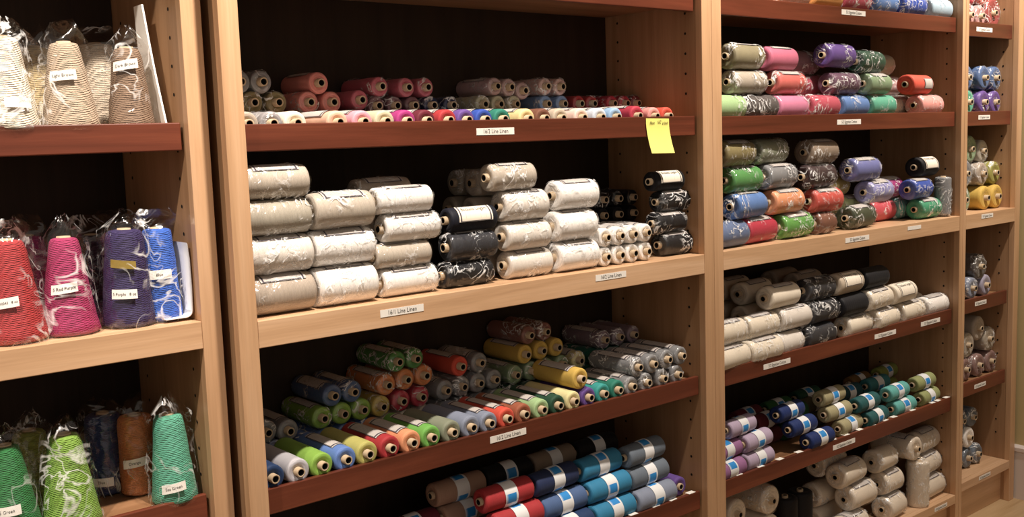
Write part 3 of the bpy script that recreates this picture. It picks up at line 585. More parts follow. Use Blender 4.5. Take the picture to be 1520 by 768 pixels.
('RB','y',2.083,0.135,0.2323,0.0400,0.150,'natural tan','h','natural tan yarn tube beneath the left end row, '),
('RB','y',2.083,0.135,0.3126,0.0400,0.150,'natural tan','w','leftmost of two natural tan tubes, left end, '),
('RB','y',2.228,0.135,0.1520,0.0400,0.150,'natural tan','h','natural tan yarn tube beneath the left end row, '),
('RB','y',2.228,0.135,0.2323,0.0400,0.150,'natural tan','h','natural tan yarn tube beneath the left end row, '),
('RB','y',2.228,0.135,0.3126,0.0400,0.150,'natural tan','w','rightmost of two natural tan tubes, left end, '),
('RB','x',2.593,0.056,0.1490,0.0370,0.125,'natural tan','wl','leftmost of three natural tan tubes, bottom row, '),
('RB','x',2.812,0.054,0.1490,0.0370,0.100,'natural tan','wl','middle one of three natural tan tubes, bottom row, '),
('RB','x',3.050,0.063,0.1490,0.0370,0.125,'natural tan','wl','rightmost of three natural tan tubes, bottom row, '),
('RB','x',2.647,0.066,0.2227,0.0370,0.125,'natural tan','wl','leftmost of three natural tan tubes, second row, '),
('RB','x',2.821,0.072,0.2211,0.0370,0.100,'natural tan','wl','middle one of three natural tan tubes, second row, '),
('RB','x',3.050,0.075,0.2224,0.0370,0.125,'natural tan','wl','rightmost of three natural tan tubes, second row, '),
('RB','x',2.612,0.077,0.2961,0.0370,0.125,'natural tan','wl','leftmost of three natural tan tubes, top row, '),
('RB','x',2.795,0.077,0.2952,0.0370,0.100,'natural tan','w','middle one of three natural tan tubes, top row, '),
('RB','x',3.050,0.084,0.2961,0.0370,0.125,'natural tan','wl','rightmost of three natural tan tubes, top row, '),
('RB','x',2.602,0.153,0.1490,0.0370,0.125,'natural tan','h','natural tan yarn tube beneath the back row, '),
('RB','x',2.602,0.153,0.2233,0.0370,0.125,'natural tan','w','natural tan film-wrapped yarn tube, rear row, '),
('RB','x',2.618,0.149,0.3131,0.0370,0.125,'natural tan','wl','natural tan film-wrapped yarn tube, upper back, '),
('RB','y',2.925,0.100,0.3059,0.0385,0.140,'natural tan','wl','natural tan yarn tube laid on the upright one, '),
('FT','y',3.280,0.130,1.6405,0.0360,0.140,'dusty pink','w','leftmost of two dusty pink tubes, bottom row, '),
('FT','y',3.352,0.130,1.6405,0.0360,0.140,'dusty pink','w','rightmost of two dusty pink tubes, bottom row, '),
('FT','y',3.439,0.130,1.6545,0.0500,0.140,'brick red','w','brick red film-wrapped yarn tube, bottom row, '),
('FT','y',3.293,0.130,1.7115,0.0360,0.140,'crimson','w','crimson film-wrapped yarn tube, top row, '),
('FT','y',3.366,0.130,1.7115,0.0360,0.140,'coral','w','coral film-wrapped yarn tube, top row, '),
('FA','y',3.261,0.120,1.3655,0.0390,0.140,'sea green','w','sea green film-wrapped yarn tube, bottom row, '),
('FA','y',3.366,0.120,1.3655,0.0390,0.140,'purple','w','leftmost of two purple tubes, bottom row, '),
('FA','y',3.444,0.120,1.3655,0.0390,0.140,'purple','w','rightmost of two purple tubes, bottom row, '),
('FA','y',3.253,0.120,1.4434,0.0390,0.140,'denim blue','w','leftmost of three denim blue tubes, top row, '),
('FA','y',3.366,0.120,1.4438,0.0390,0.140,'denim blue','w','middle one of three denim blue tubes, top row, '),
('FA','y',3.444,0.120,1.4438,0.0390,0.140,'denim blue','w','rightmost of three denim blue tubes, top row, '),
('FF','y',3.223,0.110,1.0560,0.0420,0.140,'sage green','w','sage green film-wrapped yarn tube, bottom row, '),
('FF','y',3.368,0.110,1.0540,0.0400,0.140,'golden yellow','','leftmost of two golden yellow tubes, bottom row, '),
('FF','y',3.449,0.110,1.0540,0.0400,0.140,'golden yellow','','rightmost of two golden yellow tubes, bottom row, '),
('FF','y',3.252,0.120,1.1384,0.0450,0.140,'silver grey','w','silver grey film-wrapped yarn tube, middle row, '),
('FF','y',3.364,0.120,1.1322,0.0380,0.140,'tan','w','tan film-wrapped yarn tube, middle row, '),
('FF','y',3.451,0.120,1.1323,0.0380,0.140,'olive green','w','olive green film-wrapped yarn tube, middle row, '),
('FF','y',3.299,0.130,1.2154,0.0450,0.140,'sage green','w','sage green film-wrapped yarn tube, top row, '),
('FF','y',3.383,0.130,1.2062,0.0380,0.140,'clear grey','w','clear grey film-wrapped yarn tube, top row, '),
('FC','y',3.290,0.110,0.7625,0.0360,0.140,'blue grey','w','blue grey film-wrapped yarn tube, bottom row, '),
('FC','y',3.383,0.110,0.7625,0.0360,0.140,'lavender grey','','lavender grey yarn tube, bottom row, '),
('FC','y',3.342,0.110,0.8291,0.0420,0.140,'dark grey','w','dark grey film-wrapped yarn tube, top row, '),
('FD','y',3.275,0.120,0.4920,0.0390,0.140,'dusty brown','w','leftmost of three dusty brown tubes, bottom row, '),
('FD','y',3.366,0.120,0.4920,0.0390,0.140,'dusty brown','w','middle one of three dusty brown tubes, bottom row, '),
('FD','y',3.450,0.120,0.4920,0.0390,0.140,'dusty brown','w','rightmost of three dusty brown tubes, bottom row, '),
('FD','y',3.287,0.120,0.5724,0.0420,0.140,'grey beige','w','leftmost of two grey beige tubes, middle row, '),
('FD','y',3.434,0.120,0.5717,0.0420,0.140,'grey beige','w','rightmost of two grey beige tubes, middle row, '),
('FD','y',3.358,0.120,0.6182,0.0420,0.140,'tan','','tan yarn tube, top row, '),
('FB','y',3.250,0.130,0.1790,0.0340,0.140,'slate grey','w','leftmost of three slate grey tubes, bottom row, '),
('FB','y',3.318,0.130,0.1790,0.0340,0.140,'slate grey','w','middle one of three slate grey tubes, bottom row, '),
('FB','y',3.387,0.130,0.1790,0.0340,0.140,'slate grey','w','rightmost of three slate grey tubes, bottom row, '),
('FB','y',3.252,0.130,0.2492,0.0360,0.140,'slate grey','w','slate grey film-wrapped yarn tube, middle row, '),
('FB','y',3.325,0.130,0.2490,0.0360,0.140,'white','','white yarn tube, middle row, '),
('FB','y',3.271,0.130,0.3171,0.0340,0.140,'slate grey','w','leftmost of two slate grey tubes, top row, '),
('FB','y',3.346,0.130,0.3159,0.0340,0.140,'slate grey','w','rightmost of two slate grey tubes, top row, '),
]
CONES=[
('LA',0.427,0.125,1.3355,0.142,0.047,0.025,'cream'),
('LA',0.513,0.270,1.3355,0.142,0.047,0.027,'khaki beige'),
('LA',0.520,0.125,1.3355,0.136,0.044,0.023,'light brown'),
('LA',0.612,0.260,1.3355,0.149,0.046,0.03,'beige'),
('LA',0.616,0.130,1.3355,0.131,0.037,0.022,'tan brown'),
('LF',0.411,0.125,1.0170,0.156,0.05,0.026,'red'),
('LF',0.476,0.260,1.0170,0.150,0.045,0.025,'magenta'),
('LF',0.493,0.125,1.0170,0.153,0.045,0.022,'red purple'),
('LF',0.578,0.260,1.0170,0.143,0.045,0.028,'dark plum'),
('LF',0.586,0.125,1.0170,0.158,0.043,0.029,'dark purple'),
('LF',0.643,0.130,1.0170,0.155,0.035,0.024,'bright blue'),
('LF',0.633,0.280,1.0170,0.158,0.045,0.028,'black plum'),
('LF',0.650,0.220,1.0170,0.129,0.028,0.02,'dark slate blue'),
('LC',0.383,0.125,0.7090,0.149,0.046,0.022,'kelly green'),
('LC',0.450,0.260,0.7090,0.132,0.046,0.026,'olive lime'),
('LC',0.471,0.125,0.7090,0.149,0.046,0.024,'lime green'),
('LC',0.568,0.250,0.7090,0.140,0.038,0.03,'navy blue'),
('LC',0.606,0.200,0.7090,0.139,0.029,0.029,'orange'),
('LC',0.637,0.115,0.7090,0.150,0.038,0.024,'sea green'),
]
SHELF={"MA": "upper red shelf, middle bay", "MF": "pale shelf, middle bay", "MC": "lower red shelf, middle bay", "MD": "bottom shelf, middle bay", "RT": "topmost shelf, right bay", "RA": "second shelf, right bay", "RF": "pale shelf, right bay", "RC": "fourth shelf, right bay", "RD": "fifth shelf, right bay", "RB": "bottom shelf, right bay", "FT": "topmost shelf, far bay", "FA": "second shelf, far bay", "FF": "pale shelf, far bay", "FC": "fourth shelf, far bay", "FD": "fifth shelf, far bay", "FB": "bottom shelf, far bay", "LA": "upper red shelf, left bay", "LF": "pale shelf, left bay", "LC": "bottom shelf, left bay"}
ZSH={"MA": 1.3164, "MF": 1.014, "MC": 0.71, "MD": 0.425, "RT": 1.612, "RA": 1.327, "RF": 1.014, "RC": 0.706, "RD": 0.4265, "RB": 0.112, "FT": 1.6045, "FA": 1.3265, "FF": 1.014, "FC": 0.7265, "FD": 0.453, "FB": 0.145, "LA": 1.3355, "LF": 1.017, "LC": 0.709}
# ------------------------------------------------------------ the setting
structure(link('floor', box_mesh('floor', -4, 6, -6, 1.0, -.05, 0, FLOORM, 0)))
structure(link('wall_back', box_mesh('wall_back', -4, 6, .45, .6, 0, 2.75, WALLM, 0)))
structure(link('wall_right', box_mesh('wall_right', 3.545, 3.65, -6, .45, 0, 2.75, WALLM, 0)))
wp = [(-.012, 0), (-.012, .155), (-.009, .165), (-.016, .170), (-.016, .182), (-.004, .190), (0, .190)]
vs = []; fs = []
for y in (-6, .449):
    for a, b in wp: vs.append((3.545+a, y, b))
k = len(wp)
for i in range(k-1): fs.append((i, i+1, k+i+1, k+i))
structure(link('baseboard_right', mesh('baseboard_right', vs, fs, [BASEM])))
# ------------------------------------------------------------ bookcases
def hole_ring(me_name, pts):
    """peg holes: small sunk cups on a side panel face (normal -x or +x)"""
    vs, fs = [], []
    for (x, y, z, sgn) in pts:
        b0 = len(vs); n = 8
        for k in range(n):
            t = 2*PI*k/n; vs.append((x-sgn*.0006, y+.0032*math.cos(t), z+.0032*math.sin(t)))
        for k in range(n):
            t = 2*PI*k/n; vs.append((x-sgn*.0001, y+.0022*math.cos(t), z+.0022*math.sin(t)))
        for k in range(n): fs.append((b0+k, b0+(k+1) % n, b0+n+(k+1) % n, b0+n+k))
        fs.append(tuple(b0+n+k for k in range(n)))
    return mesh(me_name, vs, fs, [CARD_D])
def shelf_label(parent, xc, zc, y, wd, txt, ht=.0135, tilt=0):
    vs = [(-wd/2, 0, -ht/2), (wd/2, 0, -ht/2), (wd/2, 0, ht/2), (-wd/2, 0, ht/2), (-wd/2, -.0006, -ht/2), (wd/2, -.0006, -ht/2), (wd/2, -.0006, ht/2), (-wd/2, -.0006, ht/2)]
    fs = [(4, 5, 6, 7), (0, 3, 2, 1), (0, 1, 5, 4), (3, 7, 6, 2), (0, 4, 7, 3), (1, 2, 6, 5)]; mi = [0]*6
    tv, tf = text_mesh(txt, .0115, .80 if len(txt) > 16 else .9); b0 = len(vs)
    mxw = max([abs(a) for a, b in tv]+[.001]); s = min(1, wd*.40/mxw)
    vs += [(a*s, -.0009, b*s) for a, b in tv]; fs += [tuple(b0+i for i in f) for f in tf]; mi += [1]*len(tf)
    link('shelf_label', mesh('shelf_label', vs, fs, [PAPER, INK], midx=mi), parent, (xc, y-.0002, zc), (0, tilt, 0))
def tag_chip(parent, x, z, y):
    link('shelf_tag', box_mesh('shelf_tag', -.012, .012, -.007, .007, 0, .0006, PAPER, 0), parent, (x, y, z), (0, 0, random.uniform(-.1, .1)))
LIP_T = {'MA': .0384, 'MC': -.581, 'MD': -.866, 'RT': .32, 'RA': .036, 'RC': -.580, 'RD': -.8645, 'FT': .3135, 'FA': .0355, 'FC': -.5645, 'FD': -.838, 'LA': .0445, 'LC': -.582, 'MT': .322, 'LT': .40, 'LD': -.87}
def bookcase(x0, x1, yf, label, shelves, fixed_z, s_left, s_right, bottom_z, holes_first):
    """x0..x1 = clear opening; s_left/right = stile widths; yf = front plane"""
    root = empty('bookcase', ((x0+x1)/2, yf+.16, 0), label, 'bookcase')
    ox, oy = (x0+x1)/2, yf+.16
    def P(nm, me, **k): return link(nm, me, root, (-ox, -oy, 0), **k)
    top = 2.2; yb = yf+.316; yp = yf+.019
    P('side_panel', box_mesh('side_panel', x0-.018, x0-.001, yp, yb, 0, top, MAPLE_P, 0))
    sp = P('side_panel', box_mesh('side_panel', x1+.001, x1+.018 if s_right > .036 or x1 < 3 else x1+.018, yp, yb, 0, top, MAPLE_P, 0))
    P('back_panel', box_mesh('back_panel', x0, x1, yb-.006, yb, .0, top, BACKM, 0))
    for (a, b) in ((x0-s_left, x0), (x1, x1+s_right)):
        if b-a > .001: P('stile', box_mesh('stile', a+.0003, b-.0003, yf, yp, 0, top, MAPLE_V, .0012))
    # fixed shelf with face rail
    f = P('fixed_shelf', box_mesh('fixed_shelf', x0, x1, yp, yb-.007, fixed_z-.019, fixed_z, MAPLE_H, 0))
    link('rail', box_mesh('rail', x0, x1, yf+.0003, yp, fixed_z-.046, fixed_z, MAPLE_H, .0012), f)
    b = P('bottom_shelf', box_mesh('bottom_shelf', x0, x1, yp, yb-.007, bottom_z-.019, bottom_z, MAPLE_H, 0))
    link('rail', box_mesh('rail', x0, x1, yf+.0003, yp, bottom_z-.028, bottom_z, MAPLE_H, .001), b)
    P('toe_kick', box_mesh('toe_kick', x0-.01, x1+.012, yf+.03, yf+.048, 0, bottom_z-.02, MAPLE_H, 0))
    P('top_board', box_mesh('top_board', x0-.018, x1+.018, yp, yb, top, top+.02, MAPLE_H, .001))
    res = {'fixed': f, 'bottom': b}
    for code in shelves:
        zt = LIP_T[code]+1.3; zb = ZSH.get(code, zt-.009)
        s = P('shelf', box_mesh('shelf', x0+.003, x1-.004, yp+.0112, yb-.009, zb-.019, zb, SHELFB, 0))
        link('shelf_lip', box_mesh('shelf_lip', x0+.002, x1-.004, yp+.001, yp+.011, zt-.0455, zt, CHERRY, .0018), s)
        res[code] = s
    pts = []
    z = 1.391-.0462*40
    while z < 2.1:
        if z > bottom_z+.05 and all(not(zz-.03 < z < zz+.012) for zz in [fixed_z]+[LIP_T[c]+1.3 for c in shelves]) :
            for y in (yf+.05, yf+.269): pts.append((x1+.001, y, z, 1)); pts.append((x0-.001, y, z, -1))
        z += .0462
    hl = P('peg_holes', hole_ring('peg_holes', pts)); hl['kind'] = 'stuff'
    return res
FZ = -.286+1.3
bl = bookcase(-.46, .6818, .0604, 'maple bookcase at the left holding bagged yarn cones, set slightly back', ['LT', 'LA', 'LC', 'LD'], FZ+.003, .0355, .0355, .145, 0)
bm_ = bookcase(.7528, 1.8925, 0, 'middle maple bookcase with cherry shelf lips, full of linen tubes and the sticky note', ['MT', 'MA', 'MC', 'MD'], FZ, .0353, .0352, .145, 0)
br = bookcase(1.9630, 3.1155, 0, 'wide right maple bookcase stacked with egyptian cotton tubes in many colours', ['RT', 'RA', 'RC', 'RD'], FZ, .0352, .0195, -1.183+1.3, 0)
bf = bookcase(3.1553, 3.4896, 0, 'narrow maple bookcase at far right beside the cream wall', ['FT', 'FA', 'FC', 'FD'], FZ, .0195, .0355, .145, 0)
LL = '16/2 Line Linen'; EC = '5/2 Egyptian Cotton'
for case, ox, oy, items in ((bm_, (.7528+1.8925)/2, .16, [('MA', 1.289, 1.3155, .095, LL), ('MC', 1.294, .700, .095, LL)]),
        (br, 0, 0, [('RT', 2.55, 1.6065, .115, EC), ('RA', 2.53, 1.314, .115, EC), ('RC', 2.200, .697, .115, EC), ('RC', 2.722, .697, .115, EC), ('RC', 2.98, .697, .115, EC), ('RD', 2.51, .4145, .11, EC)]),
        (bf, 0, 0, [('FT', 3.293, 1.5915, .105, EC), ('FA', 3.302, 1.3165, .078, EC), ('FC', 3.301, .7155, .078, EC), ('FD', 3.307, .4395, .078, EC)])):
    for code, x, z, wd, t in items: shelf_label(case[code], x, z, .020, wd, t)
shelf_label(bm_['fixed'], 1.038, .994, 0.0003, .095, '16/1 Line Linen'); shelf_label(bm_['fixed'], 1.580, .9975, 0.0003, .093, LL)
shelf_label(br['fixed'], 2.541, .9935, 0.0003, .117, EC); shelf_label(br['fixed'], 2.843, 1.000, 0.0003, .075, ' ', .011)
shelf_label(bf['fixed'], 3.294, 1.0015, 0.0003, .078, EC)
shelf_label(br['bottom'], 3.022, .1015, 0.0003, .078, EC, .012); shelf_label(bf['bottom'], 3.310, .1335, 0.0003, .080, EC, .012)
for x in (2.045, 2.135, 2.22, 2.305, 2.39, 2.465, 2.53, 2.60, 2.665, 2.735, 2.785, 2.89, 3.01, 3.045, 3.10): tag_chip(br['RD'], x, -.8645+1.3005, .028)
for x in (1.66, 1.735, 1.795, 1.862): tag_chip(bm_['MD'], x, -.866+1.3005, .028)
# ------------------------------------------------------------ sticky note
def sticky():
    vs, fs = [], []; nx, nz = 6, 14; W_, H_ = .076, .078
    for j in range(nz+1):
        for i in range(nx+1):
            u = i/nx; t = j/nz
            x = -W_/2+W_*u+.010*max(0, t-.15); z = -H_*t; y = -.0012-.016*max(0, t-.25)**1.7-.001*math.sin(PI*u)
            vs.append((x, y, z))
    for j in range(nz):
        for i in range(nx):
            a = j*(nx+1)+i; fs.append((a, a+nx+1, a+nx+2, a+1))
    n0 = len(vs); vs += [(x, y+.0003, z) for x, y, z in vs]; fs += [tuple(n0+i for i in f[::-1]) for f in fs]
    root = link('sticky_note', mesh('sticky_note', vs, fs, [YNOTE], True), None, (1.758, .0195, 1.334), (0, .02, 0))
    tag(root, 'yellow handwritten sticky note hanging from the red shelf edge in the middle bay', 'note')
    parts = [('More', -.019, -.004), ('16/2', .004, -.002), ('in back', .024, -.0035)]
    tv_, tf_ = [], []
    for s, dx, dz in parts:
        tv, tf = text_mesh(s, .0105, .75); b0 = len(tv_)
        tv_ += [(a*.9+b*.25+dx, -.0028, b*1.1-.0085+dz+.002+a*.08) for a, b in tv]; tf_ += [tuple(b0+i for i in f) for f in tf]
    link('handwriting', mesh('handwriting', tv_, tf_, [INK]), root)
sticky()
# ------------------------------------------------------------ colours
COL = {'aqua': '#54b0aa', 'beige': '#c4b39c', 'black': '#15151b', 'blue grey': '#8791a8', 'blush pink': '#d9b3ac', 'brick red': '#a0403c', 'brown': '#7a4a35', 'butter yellow': '#ecd28c', 'candy pink': '#e07fa6', 'charcoal': '#2e2f36', 'charcoal grey': '#5a5452', 'clear grey': '#b5ad9c', 'coral': '#e0655c', 'coral red': '#d84a3c', 'cornflower blue': '#5a86c8', 'cream': '#efe2cc', 'cream yellow': '#e8dc98', 'crimson': '#c01f40', 'dark aqua': '#2a8088', 'dark blue': '#23406e', 'dark brown': '#3f2a2c', 'dark green': '#24503a', 'dark grey': '#6a6460', 'dark khaki': '#5e5a3c', 'dark olive': '#41492f', 'dark red': '#7d1824', 'dark teal': '#155a5c', 'deep green': '#16503c', 'deep teal': '#0f4c58', 'denim blue': '#4c6a9c', 'dusky mauve': '#8d5e66', 'dusky plum': '#7c525c', 'dusky rose': '#8f5a50', 'dusty brown': '#94706a', 'dusty pink': '#b98684', 'dusty tan': '#b08a72', 'emerald green': '#2c9c70', 'fern green': '#4e9a48', 'forest green': '#2a6a34', 'gold brown': '#7d5a24', 'golden orange': '#f0a040', 'golden yellow': '#d8b034', 'grey': '#9a9698', 'grey beige': '#b3a694', 'ice blue': '#a6c0d2', 'ivory': '#e6ddd2', 'khaki': '#a39a70', 'lavender': '#9a9ad4', 'lavender grey': '#a49eb4', 'lavender pink': '#b7a3bf', 'leaf green': '#5aa43a', 'light blue': '#7ea6dc', 'light grey': '#c2c0c8', 'lime': '#98a060', 'lime green': '#86b82e', 'magenta': '#b0247c', 'maroon': '#6e1c30', 'mauve': '#c4a2a2', 'mauve grey': '#8a7684', 'mustard': '#b09a4c', 'mustard yellow': '#c4ac3c', 'natural beige': '#c2b5a4', 'natural grey': '#b0a796', 'natural tan': '#e6d6c0', 'navy': '#26345c', 'navy black': '#181a28', 'navy blue': '#2c3e74', 'olive': '#8a7c4c', 'olive green': '#a6a23e', 'olive lime': '#8f9a34', 'olive yellow': '#bcb654', 'orange': '#e4873c', 'orange red': '#e4482a', 'orchid pink': '#a0689c', 'pale blue': '#d2dcec', 'pale green': '#a2c888', 'pale khaki': '#cfc4a0', 'pale lime': '#c2d08c', 'peach': '#f0b89a', 'peach orange': '#f09a64', 'periwinkle': '#6e74b4', 'periwinkle blue': '#5f86d0', 'pink': '#ee9aac', 'pink red': '#dc4858', 'pink rose': '#cc6482', 'plum': '#704a62', 'purple': '#6a4a9c', 'red': '#b8242c', 'rose': '#cc5c70', 'rose red': '#c8465e', 'royal blue': '#2a50b4', 'royal navy': '#18306c', 'rust brown': '#a85a38', 'sage cream': '#c0bc9c', 'sage green': '#86a27a', 'sage grey': '#8a9078', 'salmon': '#e88a80', 'salmon pink': '#ee9a92', 'sea green': '#4fb494', 'shell pink': '#f2cfc0', 'silver grey': '#8a8b8e', 'sky blue': '#94bce4', 'slate blue': '#6478a0', 'slate grey': '#6a7684', 'spring green': '#6cb840', 'tan': '#b5a594', 'taupe': '#96826e', 'taupe olive': '#8f8564', 'teal green': '#14806c', 'turquoise': '#18a09a', 'turquoise blue': '#1a86b4', 'white': '#fbf6f0',
 'khaki beige': '#b59f70', 'light brown': '#bda68c', 'tan brown': '#8c7058', 'red purple': '#b01c62', 'dark plum': '#3c1c34', 'dark purple': '#33265c', 'bright blue': '#2464d0', 'black plum': '#2a1a28', 'dark slate blue': '#2c3a52', 'kelly green': '#1e8440'}
def colour(nm):
    c = lin(COL.get(nm, '#999999')); g = .3*c[0]+.6*c[1]+.1*c[2]
    return tuple(x*.84+g*.16 for x in c[:3])+(1,)
# ------------------------------------------------------------ tube meshes (axis along local y, front end at -y)
CACHE = {}
def cached(key, fn):
    if key not in CACHE: CACHE[key] = fn()
    return CACHE[key]
def body_mesh(R, L, rc, var):
    s = min(.011, R*.28); h = L/2; rn = random.Random(var)
    b = [rn.uniform(-.0006, .0004) for _ in range(5)]
    pr = [(-h+.004, rc), (-h+.0012, R*.55), (-h, R-s), (-h+s*.12, R-s*.45), (-h+s*.45, R-s*.10), (-h+s, R-.0003)]
    for i in range(5): pr.append((-h+s+(2*h-2*s)*(i+.5)/5, R+b[i]*.6-.0002))
    pr += [(h-s, R-.0003), (h-s*.45, R-s*.10), (h-s*.12, R-s*.45), (h, R-s), (h-.004, rc)]
    return lathe('yarn_body', pr, YARN, 28)
def core_mesh(L, rc, hub):
    h = L/2+hub; ri = rc*.68
    pr = [(-h+.022, ri*.99), (-h, ri), (-h-.0004, (ri+rc)/2), (-h, rc), (h, rc), (h+.0004, (ri+rc)/2), (h, ri), (h-.022, ri*.99)]
    me = lathe('core', pr, CARD, 16); seg = 16
    bm = bmesh.new(); bm.from_mesh(me); bm.verts.ensure_lookup_table()
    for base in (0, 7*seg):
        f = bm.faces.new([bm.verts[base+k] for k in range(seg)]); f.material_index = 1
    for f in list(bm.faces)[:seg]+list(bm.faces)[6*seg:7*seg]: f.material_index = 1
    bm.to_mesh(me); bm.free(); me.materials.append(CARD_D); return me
def wrap_mesh(R, L, rc, var):
    h = L/2; o = var*3.7
    def d(a, t):
        return .0016+.0022*noise.noise(Vector((math.sin(t)*1.6+o, math.cos(t)*1.6, a*26)))+.0010*noise.noise(Vector((math.sin(t)*5+o, math.cos(t)*5, a*80+9)))
    pr = [(-h-.006, rc+.0015), (-h-.0035, rc+.002), (-h-.002, R*.55), (-h-.001, R*.86), (-h+.004, R*.985)]
    pr += [(-h+.004+(2*h-.008)*(i+1)/9, R+.0002) for i in range(8)]
    pr += [(h-.004, R*.985), (h+.001, R*.86), (h+.002, R*.55), (h+.0035, rc+.002), (h+.006, rc+.0015)]
    return lathe('plastic_wrap', pr, FILM, 30, disp=d)
def patch_mesh(R, y0, y1, a0, a1, mat, nm='paper_label'):
    vs, uv, fs = [], [], []; n = 12
    for i in range(n+1):
        t = a0+(a1-a0)*i/n
        for j, y in enumerate((y0, y1)):
            vs.append((R*math.sin(t), y, R*math.cos(t))); uv.append((1-j if True else j, i/n))
    for i in range(n): fs.append((2*i, 2*i+1, 2*i+3, 2*i+2))
    return mesh(nm, vs, fs, [mat], True, uv)
def band_mesh(R, wd):
    vs, uv, fs = [], [], []; n = 32
    for i in range(n+1):
        t = 2*PI*i/n
        for j, y in enumerate((-wd/2, wd/2)): vs.append((R*math.sin(t), y, R*math.cos(t))); uv.append((i/n, j))
    for i in range(n): fs.append((2*i, 2*i+1, 2*i+3, 2*i+2))
    return mesh('paper_band', vs, fs, [BAND], True, uv)
def big_label(R, L, a, parent, txt):
    lb = link('paper_label', cached(('L', R, L, a), lambda: patch_mesh(R+.0011, -L*.36, L*.36, a-.72, a+.72, LABEL_BIG)), parent)
    tv, tf = text_mesh(txt, .0125, .86); mw = max(abs(q[0]) for q in tv); s = min(1, L*.27/mw)
    vs = [((R+.0015)*math.sin(a-.30-q[1]*s/R), q[0]*s, (R+.0015)*math.cos(a-.30-q[1]*s/R)) for q in tv]
    link('lettering', mesh('lettering', vs, [tuple(f) for f in tf], [INK]), lb)
def tube(code, ax, x, y, z, R, L, col, fl, lab, idx):
    label = lab+SHELF[code]
    spool = 'b' in fl or code in ('MD', 'RD')
    name = 'yarn_spool' if spool else 'yarn_tube'
    bay = {'M': 'middle', 'R': 'right', 'F': 'far'}[code[0]]
    grp = ('yarn spools' if spool else 'yarn tubes')+' on the '+SHELF[code].replace(', ', ' of the ')
    rn = random.Random(idx*31+5)
    root = empty(name, (x, y, z), label, 'yarn spool' if spool else 'yarn tube', grp)
    c = colour(col); var = rn.randrange(3)
    jit = rn.uniform(-.012, .012) if ax == 'y' or code == 'MF' else rn.uniform(.0, .10); roll = rn.uniform(-.22, .22)
    if ax == 'x': root.rotation_euler = (0, 0, -PI/2+jit)
    elif ax == 'z': root.rotation_euler = (PI/2, 0, 0)   # stands on end: local y -> up
    else: root.rotation_euler = (0, 0, jit)
    if ax == 'z': root.rotation_euler = (-PI/2, 0, 0); root.location = (x, y, z+L/2); L -= .008
    rc = .0083 if R < .026 else .0092; hub = .010 if ax == 'y' else .006
    if ax == 'z': hub = .003
    if spool: rc = .0085; hub = .004
    rr, ll = round(R, 4), round(L, 3)
    link('yarn_body', cached(('b', rr, ll, var), lambda: body_mesh(rr-.0004, ll, rc, var)), root, color=c)
    link('core', cached(('c', ll, rc, hub), lambda: core_mesh(ll, rc, hub)), root)
    if fl == 'h': return root
    a0 = -.05 if ax == 'x' else (-.12 if ax == 'y' else 0)
    if 'l' in fl:
        link('paper_label', cached(('l', rr, ll, ax, rn.randrange(3)), lambda: patch_mesh(rr+.0010, -ll*.35, ll*.35, a0-.68+roll, a0+.68+roll, LABEL)), root)
    if 'L' in fl: big_label(rr, ll, 1.0, root, 'Bockens Lingarn')
    if 'P' in fl:
        link('paper_label', patch_mesh(rr+.001, ll*.02, ll*.42, .95, 2.0, LABEL), root)
    if 'b' in fl:
        link('paper_band', cached(('bd', rr), lambda: band_mesh(rr+.0008, .034)), root, rot=(0, rn.uniform(0, 6), 0))
    if 'w' in fl: 
        vv = rn.randrange(4)
        link('plastic_wrap', cached(('w', rr, ll, vv), lambda: wrap_mesh(rr, ll, rc, vv)), root)
    return root
for i, t in enumerate(TUBES): tube(*t, i)
